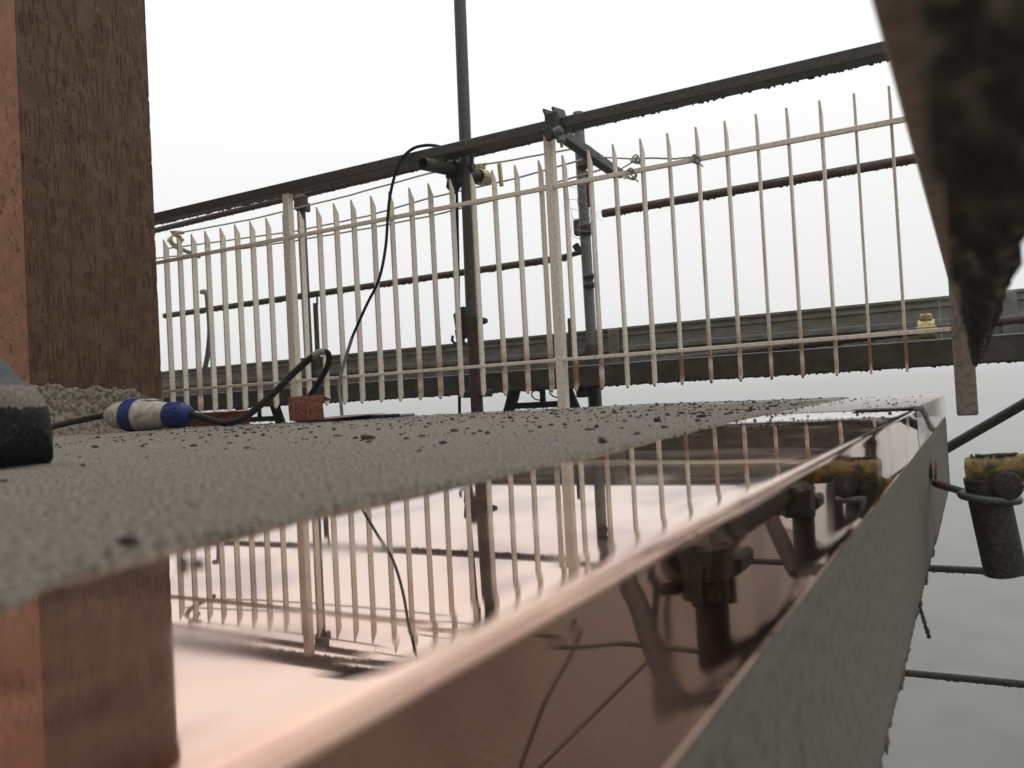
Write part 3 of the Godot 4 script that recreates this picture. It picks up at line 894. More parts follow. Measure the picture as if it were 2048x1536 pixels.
func far_scaffold() -> void:
	# standards
	var main := thing("scaffold_standard", "tall dark grey scaffold standard rising past the handrail out of the picture", "scaffold tube", Vector3(-1.735, -3.0, -2.83), "scaffold standards beyond the railing")
	var s := MB.new()
	s.tube(Vector3(-1.737, 0.345, -2.83), Vector3(-1.690, 3.2, -2.83), 0.0242, 24, -1.0, 0.004)
	part("upper_tube", s, M.greytube, main)
	s = MB.new()
	s.tube(Vector3(-1.735, -3.0, -2.83), Vector3(-1.735, 0.3435, -2.83), 0.0246, 24, -1.0, 0.004)
	part("lower_tube", s, M.maroon, main)
	s = MB.new()
	s.lathe(Vector3(-1.737, 0.335, -2.83), Vector3.UP, [[0.0, 0.0255], [0.002, 0.0268], [0.062, 0.0268], [0.066, 0.0255]], 24)
	part("paper_band", s, M.olive, main)
	s = MB.new()
	for q in [[-0.042, 0.405, 0.036, 0.060], [-0.045, 0.345, 0.040, 0.075], [-0.066, 0.37, 0.022, 0.09], [-0.06, 0.315, 0.030, 0.07]]:
		s.box(Vector3(-1.737 + q[0], q[1], -2.83), Vector3(q[2], q[3], 0.03), Basis(Vector3.BACK, 0.12), 0.006)
	part("wedge_head", s, M.dark, main)
	s = MB.new()
	s.tube(Vector3(-1.715, 0.372, -2.835), Vector3(-1.672, 0.370, -2.835), 0.022, 8, 0.010)
	part("wedge", s, M.dark, main)
	s = MB.new()
	s.sweep(PackedVector3Array([Vector3(-1.79, 0.297, -2.83), Vector3(-1.822, 0.292, -2.83), Vector3(-1.836, 0.305, -2.83), Vector3(-1.832, 0.325, -2.83)]), 0.006, 7)
	part("hook", s, M.dark, main)
	s = MB.new()
	s.box(Vector3(-1.738, 0.085, -2.845), Vector3(0.105, 0.030, 0.07), Basis(), 0.005)
	part("base_bracket", s, M.dark, main)
	var grey := thing("scaffold_standard", "mottled galvanised scaffold standard with a cut top just above the handrail", "scaffold tube", Vector3(-1.497, -3.0, -3.45), "scaffold standards beyond the railing")
	s = MB.new()
	s.tube(Vector3(-1.494, 0.28, -3.45), Vector3(-1.4985, 1.335, -3.45), 0.0242, 24, -1.0, 0.004)
	part("upper_tube", s, M.galv, grey)
	s = MB.new()
	s.tube(Vector3(-1.490, -3.0, -3.45), Vector3(-1.494, 0.279, -3.45), 0.031, 24, -1.0, 0.005)
	part("sleeve", s, M.greytube, grey)
	s = MB.new()
	s.box(Vector3(-1.47, 1.12, -3.43), Vector3(0.075, 0.10, 0.05), Basis(), 0.012)
	part("head_plate", s, M.greytube, grey)
	s = MB.new()
	s.box(Vector3(-1.525, 0.815, -3.44), Vector3(0.035, 0.075, 0.04), Basis(), 0.008)
	s.box(Vector3(-1.485, 0.80, -3.435), Vector3(0.075, 0.05, 0.05), Basis(), 0.008)
	part("rail_clip", s, M.greytube, grey)
	for y in [0.585, 0.545]:
		s = MB.new()
		s.box(Vector3(-1.474, y, -3.43), Vector3(0.06, 0.02, 0.05), Basis(), 0.006)
		part("collar", s, M.greytube, grey)
	s = MB.new()
	s.box(Vector3(-1.535, 0.07, -3.42), Vector3(0.05, 0.045, 0.06), Basis(), 0.006)
	part("foot_bracket", s, M.greytube, grey)
	s = MB.new()
	s.box(Vector3(-1.57, 0.30, -3.40), Vector3(0.018, 0.21, 0.03), Basis(), 0.003)
	part("board_stop", s, M.greytube, grey)
	var brown := thing("scaffold_standard", "short brown scaffold standard ending under the handrail behind the left post", "scaffold tube", Vector3(-3.175, -3.0, -3.45), "scaffold standards beyond the railing")
	s = MB.new()
	s.tube(Vector3(-3.165, -3.0, -3.45), Vector3(-3.180, 1.20, -3.45), 0.0235, 20, -1.0, 0.004)
	part("tube", s, M.redtube, brown)
	s = MB.new()
	s.box(Vector3(-3.165, 1.195, -3.435), Vector3(0.085, 0.085, 0.05), Basis(), 0.015)
	s.box(Vector3(-3.115, 1.16, -3.43), Vector3(0.025, 0.05, 0.03), Basis(), 0.006)
	part("head_clamp", s, M.redtube, brown)
	var corner := pipe("scaffold_standard", "scaffold standard at the far corner beyond the side railing", Vector3(0.20, -36.0, -3.5), Vector3(0.21, 1.3, -3.5), 0.0242, M.maroon, "scaffold standards beyond the railing")
	corner.set_meta("label", "outer corner scaffold standard just outside the right of the view")
	var stub := pipe("scaffold_stub", "short brown tube stub standing on the toe board right of the brown standard", Vector3(-3.120, 0.30, -3.46), Vector3(-3.119, 0.64, -3.46), 0.0135, M.redtube)
	s = MB.new()
	s.tube(Vector3(-3.105, 0.63, -3.46), Vector3(-3.105, 0.69, -3.46), 0.006, 8)
	part("pin", s, M.galv, stub)
	# guard rails
	var gr := [
		["upper_guard_rail", "upper scaffold guard rail under the handrail on the left", Vector3(-4.6, 1.222, -3.45), Vector3(-1.52, 1.262, -3.45), 0.017, M.redtube],
		["middle_guard_rail", "brown scaffold guard rail at mid height on the left, between the standards", Vector3(-4.33, 0.688, -3.45), Vector3(-1.60, 0.690, -3.45), 0.0165, M.redtube],
		["right_guard_rail", "dripping brown guard rail that starts right of the galvanised standard", Vector3(-1.405, 0.861, -3.45), Vector3(0.2, 0.872, -3.45), 0.0185, M.redtube],
		["toe_rail", "red brown tube along the toe board low on the right", Vector3(-1.2, 0.178, -3.36), Vector3(0.5, 0.252, -3.36), 0.0155, M.redtube],
	]
	for q in gr:
		var o := pipe(q[0], q[1], q[2], q[3], q[4], q[5])
		drops(o, q[2] - Vector3(0, q[4], 0), q[3] - Vector3(0, q[4], 0), 55.0, 0.004)
	s = MB.new()
	s.tube(Vector3(-1.62, 0.691, -3.45), Vector3(-1.585, 0.70, -3.45), 0.014, 10, 0.009)
	s.box(Vector3(-1.545, 0.70, -3.445), Vector3(0.075, 0.018, 0.03), Basis(Vector3.BACK, 0.12), 0.004)
	s.box(Vector3(-1.535, 0.72, -3.445), Vector3(0.03, 0.05, 0.02), Basis(Vector3.BACK, 0.5), 0.004)
	piece("rail_hook", "flattened hook end of the brown guard rail on the galvanised standard", "hook", s, M.dark)
	# deck planks and toe board
	for k in 3:
		var z0 := -2.955 - 0.163 * k
		var names := ["nearest dark scaffold plank below the railing, its wet lip towards us", "middle scaffold plank, seen from below behind the nearest", "outermost scaffold plank, against the toe board"]
		var d := thing("scaffold_plank", names[k], "plank", Vector3(-2.0, 0.13, z0 - 0.08), "steel planks of the scaffold deck")
		s = MB.new()
		s.box(Vector3(-1.9, 0.160, z0 - 0.079), Vector3(5.8, 0.008, 0.156))
		part("top_plate", s, M.deck, d)
		for e in [0.0, 0.155]:
			s = MB.new()
			s.box(Vector3(-1.9, 0.130, z0 - e - 0.0012), Vector3(5.8, 0.070, 0.003))
			s.box(Vector3(-1.9, 0.0935, z0 - e - (0.006 if e == 0.0 else -0.004)), Vector3(5.8, 0.004, 0.012))
			var lip := part("side_lip", s, M.deck, d)
			drops(lip, Vector3(-4.4, 0.0915, z0 - e), Vector3(0.9, 0.0915, z0 - e), 40.0, 0.0042)
		s = MB.new()
		s.tube(Vector3(-4.7, 0.167, z0 - 0.0005), Vector3(1.0, 0.167, z0 - 0.0005), 0.0035, 8)  # pale tube added to draw the wet highlight along the plank edge
		part("highlight_edge", s, M.galv, d)
	var tb := thing("toe_board", "ribbed grey aluminium toe board along the outer side of the scaffold deck", "toe board", Vector3(-2.0, 0.26, -3.45))
	var seams := [-4.8, -1.575, -0.10, 1.1]
	for i in 3:
		s = MB.new()
		var poly: Array = []
		for q in [[0.0, 0.165], [0.010, 0.165], [0.010, 0.185], [0.0, 0.190], [0.0, 0.238], [0.011, 0.245], [0.011, 0.262], [0.002, 0.268], [0.002, 0.308], [0.008, 0.312], [0.008, 0.324], [0.002, 0.328], [0.002, 0.338], [0.013, 0.339], [0.013, 0.349], [-0.012, 0.349], [-0.012, 0.165]]:
			poly.append(Vector2(q[0], q[1]))
		var x0: float = seams[i] + 0.0004
		var x1: float = seams[i + 1] - 0.0004
		s.prism(poly, Basis(Vector3(0, 0, 1), Vector3.UP, Vector3(-1, 0, 0)), Vector3((x0 + x1) / 2, 0, -3.475), x1 - x0)
		part("board", s, M.alu, tb)
	for x in [-1.64, -1.39, -0.02, 0.12]:
		s = MB.new()
		s.box(Vector3(x, 0.262, -3.455), Vector3(0.05, 0.165, 0.012), Basis(), 0.003)
		part("splice_plate", s, M.alu, tb)
	# console brackets under the deck
	for q in [[-1.64, "trapezoid console bracket hanging under the deck by the middle post"], [-3.32, "trapezoid console bracket under the deck behind the copper offcuts"]]:
		var cb := thing("console_bracket", q[1], "bracket", Vector3(q[0], 0.05, -3.2), "console brackets under the scaffold deck")
		for e in [-1.0, 1.0]:
			s = MB.new()
			var top := Vector3(q[0] + e * 0.115, 0.115, -3.2)
			var bot := Vector3(q[0] + e * 0.205, -0.115, -3.2)
			s.box((top + bot) / 2, Vector3(0.035, 0.044, (top - bot).length()), s.frame(bot - top), 0.004)
			part("leg", s, M.dark, cb)
		s = MB.new()
		s.box(Vector3(q[0], 0.026, -3.2), Vector3(0.29, 0.026, 0.03), Basis(), 0.004)
		drops(part("cross_bar", s, M.dark, cb), Vector3(q[0] - 0.13, 0.013, -3.2), Vector3(q[0] + 0.13, 0.013, -3.2), 120.0, 0.004)
		s = MB.new()
		s.box(Vector3(q[0] + 0.012, 0.067, -3.2), Vector3(0.026, 0.056, 0.006))
		part("plate", s, M.greytube, cb)
	for q in [[-1.915, 0.085], [-1.72, 0.082], [-1.60, 0.078], [-1.515, 0.085]]:
		var wl := MB.new()
		var pp := PackedVector3Array()
		for i in 10:
			var a := TAU * i / 9.0
			pp.append(Vector3(q[0] + 0.030 * cos(a) * (0.5 if q[0] < -1.9 else 1.0), q[1] - 0.012 + 0.020 * sin(a) - 0.006 * cos(a), -3.1))
		wl.sweep(pp, 0.003, 6)
		piece("wire_loop", {-1.915: "wire loop under the deck right of the red standard", -1.72: "wire loop beside the left leg of the console bracket", -1.60: "wire loop under the deck behind the middle post", -1.515: "wire loop under the deck left of the galvanised foot"}[q[0]], "wire", wl, M.dark, "wire loops under the scaffold deck")
	# transom tube at the handrail and its yellow couplers
	var horn := pipe("transom_tube", "short dark tube with an open end reaching in under the handrail at the tall standard", Vector3(-1.788, 0.968, -2.615), Vector3(-1.775, 1.010, -3.09), 0.0242, M.dark)
	s = MB.new()
	for q in [[-1.775, 0.985, 0.075], [-1.750, 0.960, 0.05], [-1.79, 0.950, 0.045]]:
		s.box(Vector3(q[0], q[1], -2.835), Vector3(q[2], 0.085, 0.06), Basis(Vector3.BACK, -0.25), 0.012)
	s.tube(Vector3(-1.795, 0.93, -2.83), Vector3(-1.79, 0.895, -2.83), 0.012, 6)
	part("clamp_body", s, M.dark, horn)
	s = MB.new()
	s.tube(Vector3(-1.715, 0.985, -2.83), Vector3(-1.69, 0.985, -2.83), 0.018, 8)
	s.tube(Vector3(-1.70, 0.985, -2.83), Vector3(-1.692, 1.045, -2.83), 0.0065, 8)
	part("clamp_bolt", s, M.dark, horn)
	coupler("yellow zinc coupler on the transom tube right of the tall standard", Vector3(-1.776, 1.002, -3.03), Vector3(0.013, 0.042, -0.475), M.zinc)
	s = MB.new()
	s.box(Vector3(-1.70, 1.005, -3.06), Vector3(0.018, 0.10, 0.012), Basis(Vector3.BACK, 0.06), 0.003)
	piece("coupler_flap", "open olive yellow hinge flap standing beside the coupler at the tall standard", "flap", s, M.zinc)
	coupler("yellow zinc coupler beside the brown pier at the left", Vector3(-4.19, 1.135, -3.44), Vector3(1, 0, 0.3), M.zinc)
	coupler("yellow zinc coupler on the low red tube near the corner post", Vector3(-0.142, 0.226, -3.36), Vector3.RIGHT, M.zinc)
	s = MB.new()
	s.tube(Vector3(-4.16, 1.09, -3.40), Vector3(-3.83, 0.97, -3.30), 0.012, 10)
	piece("tie_rod", "thin dark rod slanting from the yellow coupler beside the brown pier", "rod", s, M.greytube)
	# ropes
	var ropes := [
		["upper cord strung between the standards below the handrail", [[-4.0, 1.128], [-3.4, 1.118], [-2.7, 1.135], [-2.217, 1.158], [-1.8, 1.137], [-1.47, 1.128]], -3.3],
		["middle cord sagging behind the tips of the railing bars", [[-4.1, 1.052], [-3.73, 1.035], [-3.06, 1.006], [-2.6, 1.012], [-2.22, 1.040], [-1.75, 1.05], [-1.43, 1.072]], -3.3],
		["lower cord running just behind the upper rail", [[-4.2, 1.008], [-3.5, 0.968], [-3.06, 0.956], [-2.6, 0.95], [-2.23, 0.953], [-1.8, 0.975], [-1.39, 1.010], [-1.27, 1.02]], -3.3],
	]
	for q in ropes:
		var pp := PackedVector3Array()
		var src: Array = q[1]
		for i in src.size() - 1:
			for k in 6:
				var t := k / 6.0
				pp.append(Vector3(lerpf(src[i][0], src[i + 1][0], t), lerpf(src[i][1], src[i + 1][1], t) + 0.002 * N1.get_noise_1d(i * 3.0 + t * 3.0), q[2]))
		var e: Array = src[src.size() - 1]
		pp.append(Vector3(e[0], e[1], q[2]))
		s = MB.new()
		s.sweep(pp, 0.0042, 6)
		piece("guard_cord", q[0], "cord", s, M.rope, "cords strung along the scaffold")
	var knot := thing("knotted_cord", "pale cord tied from the bracket arm to the upper rail with knots", "cord", Vector3(-1.1, 0.9, -2.85))
	s = MB.new()
	s.sweep(PackedVector3Array([Vector3(-1.45, 1.10, -3.36), Vector3(-1.38, 1.06, -3.25), Vector3(-1.22, 0.985, -3.05), Vector3(-1.05, 0.912, -2.90), Vector3(-0.95, 0.878, -2.82), Vector3(-0.85, 0.842, -2.76), Vector3(-0.78, 0.826, -2.722)]), 0.0032, 7)
	s.sweep(PackedVector3Array([Vector3(-1.265, 0.985, -3.30), Vector3(-1.20, 0.955, -3.15), Vector3(-1.10, 0.918, -2.98), Vector3(-1.03, 0.905, -2.89)]), 0.0028, 7)
	part("line", s, M.rope, knot)
	for q in [Vector3(-1.04, 0.908, -2.892), Vector3(-1.268, 0.99, -3.31), Vector3(-0.775, 0.822, -2.725), Vector3(-1.0, 0.81, -2.72)]:
		s = MB.new()
		for k in 3:
			var pp := PackedVector3Array()
			var r := rng.randf_range(0.010, 0.020)
			for i in 12:
				var a := TAU * i / 12.0
				pp.append(q + Vector3(r * cos(a), r * sin(a) * 0.9, 0.008 * sin(a * 2.0 + k)) + Vector3(0.006 * k, -0.004 * k, 0))
			s.sweep(pp, 0.003, 6, true)
		s.tube(q, q + Vector3(0.03, -0.035, 0.004), 0.0028, 6)
		part("knot", s, M.rope, knot)
	# a torn scrap of netting caught on the galvanised standard
	s = MB.new()
	var pts: Array = []
	for j in 6:
		for i in 3:
			pts.append(Vector3(-1.535 + 0.045 * i + rng.randf_range(-0.008, 0.008), 0.99 - 0.045 * j - 0.02 * i + rng.randf_range(-0.008, 0.008), -3.405 + 0.03 * rng.randf()))
	for j in 6:
		for i in 3:
			if i < 2: s.tube(pts[j * 3 + i], pts[j * 3 + i + 1], 0.0011, 5)
			if j < 5: s.tube(pts[j * 3 + i], pts[j * 3 + 3 + i], 0.0011, 5)
	for k in 4: s.tube(pts[8], Vector3(-1.40 + rng.randf_range(-0.02, 0.07), 0.84 + rng.randf_range(-0.03, 0.08), -3.40), 0.0006, 4)
	piece("net_scrap", "torn scrap of thin white netting caught on the galvanised standard", "netting", s, M.rope)

# ---------------------------------------------------------------- scaffold on the right, mostly seen in the copper
func side_scaffold() -> void:
	var g := "side scaffold standards reflected in the copper"
	pipe("side_standard", "thick near side-scaffold standard mirrored in the upright copper face", Vector3(0.196, -36.0, -1.22), Vector3(0.196, -0.17, -1.22), 0.0245, M.maroon_shaded, g)
	pipe("side_standard", "second side-scaffold standard mirrored right of the thick one", Vector3(0.198, -36.0, -1.985), Vector3(0.198, -0.10, -1.985), 0.0245, M.maroon_shaded, g)
	pipe("side_standard", "slender third side-scaffold standard mirrored near the lap of the copper", Vector3(0.26, -36.0, -2.75), Vector3(0.24, 0.3, -2.75), 0.0245, M.maroon_shaded, g)
	pipe("side_standard", "outer side-scaffold standard mirrored left of the thick one", Vector3(1.50, -36.0, -4.5), Vector3(1.50, 0.6, -4.5), 0.0245, M.maroon_shaded, g)
	pipe("side_standard", "thinner outer side-scaffold standard mirrored beside it", Vector3(1.87, -36.0, -5.78), Vector3(1.87, 0.6, -5.78), 0.0245, M.maroon_shaded, g)
	pipe("side_ledger", "grey ledger tube of the side scaffold running level along the terrace edge", Vector3(0.235, -0.197, -1.20), Vector3(0.235, -0.190, -2.02), 0.0245, M.olive)
	pipe("side_brace", "slanting brace mirrored left of the thick standard", Vector3(0.50, -0.255, -1.58), Vector3(0.235, -0.535, -1.25), 0.020, M.maroon_shaded, "slanting braces of the side scaffold")
	pipe("side_brace", "slanting brace mirrored below the yellow tube", Vector3(0.31, -0.255, -2.12), Vector3(0.22, -0.385, -1.99), 0.020, M.maroon_shaded, "slanting braces of the side scaffold")
	pipe("thin_brace", "long thin brace far behind the side scaffold, mirrored low in the copper", Vector3(2.014, -1.272, -4.545), Vector3(2.45, -2.40, -4.32), 0.017, M.redtube, "thin far braces of the side scaffold")
	pipe("thin_brace", "second long thin brace, mirrored crossing towards the outer standard", Vector3(1.616, -1.516, -4.772), Vector3(2.45, -2.35, -4.35), 0.014, M.redtube, "thin far braces of the side scaffold")
	coupler("dark coupler on the thick side-scaffold standard", Vector3(0.205, -0.235, -1.22), Vector3.UP, M.dark, "dark couplers of the side scaffold")
	coupler("dark coupler on the second side-scaffold standard", Vector3(0.205, -0.225, -1.985), Vector3.UP, M.dark, "dark couplers of the side scaffold")
	coupler("dark coupler under the ledger of the side scaffold", Vector3(0.235, -0.195, -1.40), Vector3(0, 0, 1), M.dark, "dark couplers of the side scaffold")
	for q in [[-1.24, "dark clamp block joining the near ledger end to the thick side standard"], [-1.96, "dark clamp block joining the far ledger end to the second side standard"]]:
		var cl := thing("clamp_block", q[1], "clamp", Vector3(0.215, -0.2, q[0]), "clamp blocks of the side scaffold")
		var cm := MB.new()
		cm.box(Vector3(0.205, -0.205, q[0] + 0.01), Vector3(0.07, 0.085, 0.09), Basis(), 0.016)
		part("block", cm, M.dark, cl)
		cm = MB.new()
		cm.tube(Vector3(0.19, -0.235, q[0] - 0.055), Vector3(0.19, -0.285, q[0] - 0.055), 0.012, 8)
		part("bolt", cm, M.dark, cl)
		cm = MB.new()
		cm.box(Vector3(0.185, -0.225, q[0] - 0.085), Vector3(0.04, 0.035, 0.09), Basis(), 0.008)
		part("arm", cm, M.dark, cl)
	pipe("tie_bar", "upper thin level bar beyond the slab corner, at the lower right", Vector3(-0.40, -0.684, -3.6), Vector3(1.9, -0.69, -3.6), 0.0135, M.dark, "level tie bars at the lower right")
	pipe("tie_bar", "lower thin level bar beyond the slab corner, at the lower right", Vector3(-0.60, -1.100, -3.6), Vector3(1.9, -1.09, -3.6), 0.0135, M.olive, "level tie bars at the lower right")
	for y in [-0.700, -1.113]:
		var host := get_node("tie_bar" if y > -1.0 else "tie_bar_001") as Node3D
		drops(host, Vector3(-0.2, y, -3.6), Vector3(0.4, y + 0.004, -3.6), 70.0, 0.0035)
	s_brace()
	# the yellow transom end tied to the slab
	var t := thing("yellow_transom", "worn yellow scaffold tube with a cut end below the terrace corner", "scaffold tube", Vector3(0.1, -0.09, -1.48))
	var s := MB.new()
	var a := Vector3(-0.018, -0.103, -1.495)
	var b := Vector3(0.62, -0.055, -1.36)
	s.tube(a, b, 0.0215, 26, -1.0, 0.003)
	part("tube", s, M.yellow, t)
	s = MB.new()
	s.tube(Vector3(0.004, -0.112, -1.492), Vector3(0.024, -0.264, -1.510), 0.030, 24)
	part("inclined_leg", s, M.olive, t)
	s = MB.new()
	s.lathe(Vector3(0.034, -0.122, -1.4605), Vector3(-0.1, 0.0, 1.0), [[0.0, 0.021], [0.003, 0.0215], [0.004, 0.018], [0.004, 0.001]], 18)
	part("end_disc", s, M.dark, t)
	s = MB.new()
	for i in 150:
		var q := pow(rng.randf(), 0.8)
		s.blob(Vector3(-0.014 + 0.062 * q + rng.randf_range(-0.002, 0.002), -0.0815 + 0.0048 * q + rng.randf_range(-0.001, 0.0025) * (1.0 - q), -1.4925 + 0.013 * q + rng.randf_range(-0.011, 0.011)), Vector3.ONE * rng.randf_range(0.0010, 0.0028), 0.4, rng, 6, 4)
	var dirt := part("dirt", s, M.crumb, t)
	tag(dirt, "", "", "", "stuff")
	var e := thing("eye_bolt", "rusty eye bolt from the slab with its ring round the inclined tube", "bolt", Vector3(-0.08, -0.15, -1.6))
	s = MB.new()
	s.tube(Vector3(-0.074, -0.1455, -1.70), Vector3(-0.052, -0.143, -1.618), 0.0068, 12)
	part("rusty_root", s, M.rust, e)
	s = MB.new()
	s.tube(Vector3(-0.055, -0.1435, -1.63), Vector3(-0.017, -0.1425, -1.52), 0.0064, 12)
	part("shank", s, M.greytube, e)
	s = MB.new()
	var ring := PackedVector3Array()
	for i in 28:
		var an := TAU * i / 28.0
		ring.append(Vector3(0.009 + 0.039 * cos(an), -0.1445 - 0.004 * cos(an), -1.496 + 0.039 * sin(an)))
	s.sweep(ring, 0.0062, 10, true)
	part("ring", s, M.greytube, e)
	s = MB.new()
	s.prism([Vector2(-1.76, -0.140), Vector2(-1.705, -0.1395), Vector2(-1.69, -0.129), Vector2(-1.70, -0.118), Vector2(-1.735, -0.108), Vector2(-1.755, -0.112)], Basis(Vector3(0, 0, 1), Vector3.UP, Vector3(-1, 0, 0)), Vector3(-0.0735, 0, 0), 0.003)
	part("rust_patch", s, M.rust, e)

func s_brace() -> void:
	pipe("corner_brace", "dark slanting brace rising to the right beyond the slab corner", Vector3(-0.30, -0.338, -3.6), Vector3(0.75, 0.300, -3.6), 0.0185, M.dark, "", "scaffold tube")

# ---------------------------------------------------------------- things on the floor
func offcut(label: String, pts: Array, len_: float, b: Basis, at: Vector3) -> void:
	# a folded offcut of sheet copper: a bent strip with thickness
	var t := thing("copper_offcut", label, "copper offcut", at, "copper offcuts on the floor")
	for i in pts.size() - 1:
		var p: Vector2 = pts[i]
		var q: Vector2 = pts[i + 1]
		var d := (q - p).normalized()
		var nn := Vector2(-d.y, d.x) * 0.0009
		var s := MB.new()
		s.prism([p - nn - d * 0.0006, q - nn + d * 0.0006, q + nn + d * 0.0006, p + nn - d * 0.0006], b, at, len_)
		part(["base_leaf", "upright_leaf", "top_leaf", "turned_lip"][i], s, M.scrap, t)

func floor_things() -> void:
	# industrial plug and socket
	var ax := Vector3(0.968, -0.040, -0.21).normalized()
	var at := Vector3(-2.828, 0.0735, -1.984)
	var p := thing("cable_coupling", "large blue and grey industrial plug and socket lying by the pier", "plug", Vector3(-2.9, 0, -2.2))
	var s := MB.new()
	s.lathe(at, ax, [[0.0, 0.016], [0.003, 0.027], [0.012, 0.034], [0.030, 0.043], [0.050, 0.0505], [0.072, 0.0540], [0.100, 0.0540]])
	part("plug_body", s, M.plug_grey, p)
	s = MB.new()
	s.lathe(at, ax, [[0.088, 0.054], [0.090, 0.0575], [0.095, 0.0600], [0.140, 0.0615], [0.144, 0.0600], [0.144, 0.056]])
	for i in 12:
		var f := s.frame(ax)
		var a := TAU * i / 12.0
		s.box(at + f.z * 0.117 + (f.x * cos(a) + f.y * sin(a)) * 0.0602, Vector3(0.006, 0.003, 0.040), Basis(-f.x * sin(a) + f.y * cos(a), f.x * cos(a) + f.y * sin(a), f.z), 0.001)
	part("locking_ring", s, M.blue, p)
	s = MB.new()
	s.lathe(at, ax, [[0.140, 0.054], [0.143, 0.0580], [0.149, 0.0600], [0.158, 0.0600], [0.162, 0.0560], [0.168, 0.0560], [0.172, 0.0580], [0.180, 0.0575], [0.184, 0.054], [0.225, 0.0515], [0.262, 0.0465], [0.275, 0.043]])
	part("socket_body", s, M.plug_grey, p)
	s = MB.new()
	s.box(at + ax * 0.185 + Vector3(0, 0.0565, 0.0), Vector3(0.055, 0.008, 0.032), Basis(Vector3.UP, 0.2) * Basis(Vector3.BACK, -0.05), 0.003)
	part("lid_catch", s, M.plug_grey, p)
	s = MB.new()
	s.lathe(at, ax, [[0.268, 0.042], [0.270, 0.0455], [0.280, 0.0480], [0.305, 0.0485], [0.332, 0.0440], [0.352, 0.0355], [0.366, 0.024], [0.368, 0.017]])
	for i in 10:
		var f := s.frame(ax)
		var a := TAU * i / 10.0
		s.box(at + f.z * 0.308 + (f.x * cos(a) + f.y * sin(a)) * 0.0470, Vector3(0.006, 0.004, 0.046), Basis(-f.x * sin(a) + f.y * cos(a), f.x * cos(a) + f.y * sin(a), f.z), 0.0015)
	part("gland_cap", s, M.blue, p)
	s = MB.new()
	s.tube(at + ax * 0.362, at + ax * 0.385, 0.0165, 14, 0.012)
	part("cable_boot", s, M.cable, p)
	s = MB.new()
	s.tube(at - ax * 0.024, at + ax * 0.002, 0.012, 14, 0.016)
	part("cable_boot", s, M.cable, p)
	# its cable: off to the boot on the left, and in a high loop to the railing on the right
	var c := thing("power_cable", "thick black cable looping up from the blue coupling and back to the offcut", "cable", Vector3(-2.4, 0, -2.2))
	s = MB.new()
	s.sweep(curve([at - ax * 0.02, Vector3(-2.92, 0.063, -1.945), Vector3(-2.945, 0.054, -1.90), Vector3(-2.965, 0.036, -1.81), Vector3(-2.96, 0.018, -1.65), Vector3(-2.90, 0.014, -1.40)]), 0.0110, 12)
	part("tail", s, M.cable, c)
	s = MB.new()
	s.sweep(curve([at + ax * 0.38, Vector3(-2.42, 0.048, -2.07), Vector3(-2.36, 0.030, -2.08), Vector3(-2.31, 0.024, -2.09), Vector3(-2.265, 0.040, -2.12), Vector3(-2.205, 0.105, -2.18), Vector3(-2.14, 0.195, -2.25), Vector3(-2.075, 0.249, -2.28)]), 0.0122, 12)
	part("rising_run", s, M.cable, c)
	s = MB.new()
	s.sweep(curve([Vector3(-2.075, 0.249, -2.28), Vector3(-2.047, 0.262, -2.30), Vector3(-2.040, 0.250, -2.32), Vector3(-2.060, 0.205, -2.33), Vector3(-2.13, 0.125, -2.33), Vector3(-2.205, 0.060, -2.33), Vector3(-2.22, 0.026, -2.33), Vector3(-2.17, 0.016, -2.34), Vector3(-2.0, 0.014, -2.36), Vector3(-1.8, 0.014, -2.40)]), 0.0108, 12)
	part("falling_run", s, M.cable, c)
	s = MB.new()
	s.sweep(curve([Vector3(-2.082, 0.243, -2.278), Vector3(-2.060, 0.259, -2.290), Vector3(-2.044, 0.263, -2.304)]), 0.0128, 12)
	part("taped_bend", s, M.grey_cable, c)
	var h := thing("hanging_cable", "thin black cable rising from the floor over the handrail and hanging beside the standard", "cable", Vector3(-2.1, 0, -2.7))
	s = MB.new()
	s.sweep(curve([Vector3(-1.75, 0.016, -2.42), Vector3(-2.0, 0.014, -2.52), Vector3(-2.26, 0.012, -2.66), Vector3(-2.315, 0.018, -2.70), Vector3(-2.32, 0.07, -2.70), Vector3(-2.335, 0.14, -2.71), Vector3(-2.318, 0.216, -2.715), Vector3(-2.255, 0.35, -2.715)]), 0.0072, 10)
	part("lower_run", s, M.grey_cable, h)
	s = MB.new()
	s.sweep(curve([Vector3(-2.255, 0.35, -2.715), Vector3(-2.175, 0.47, -2.715), Vector3(-2.100, 0.571, -2.712), Vector3(-2.055, 0.70, -2.71), Vector3(-2.020, 0.886, -2.705), Vector3(-1.965, 1.01, -2.70), Vector3(-1.905, 1.064, -2.705), Vector3(-1.845, 1.078, -2.73), Vector3(-1.80, 1.071, -2.77), Vector3(-1.775, 1.05, -2.803), Vector3(-1.762, 0.95, -2.806), Vector3(-1.768, 0.65, -2.80), Vector3(-1.785, 0.25, -2.80), Vector3(-1.80, -0.02, -2.80), Vector3(-1.81, -0.6, -2.80)]), 0.0062, 10)
	part("upper_run", s, M.cable, h)
	s = MB.new()
	s.sweep(curve([Vector3(-3.47, 0.70, -3.0), Vector3(-3.405, 0.685, -2.97), Vector3(-3.385, 0.62, -2.96), Vector3(-3.38, 0.50, -2.96), Vector3(-3.40, 0.38, -2.96), Vector3(-3.45, 0.27, -2.97)]), 0.013, 10)
	piece("grey_hose", "grey cable bend showing at the right edge of the brown pier", "cable", s, M.grey_cable)
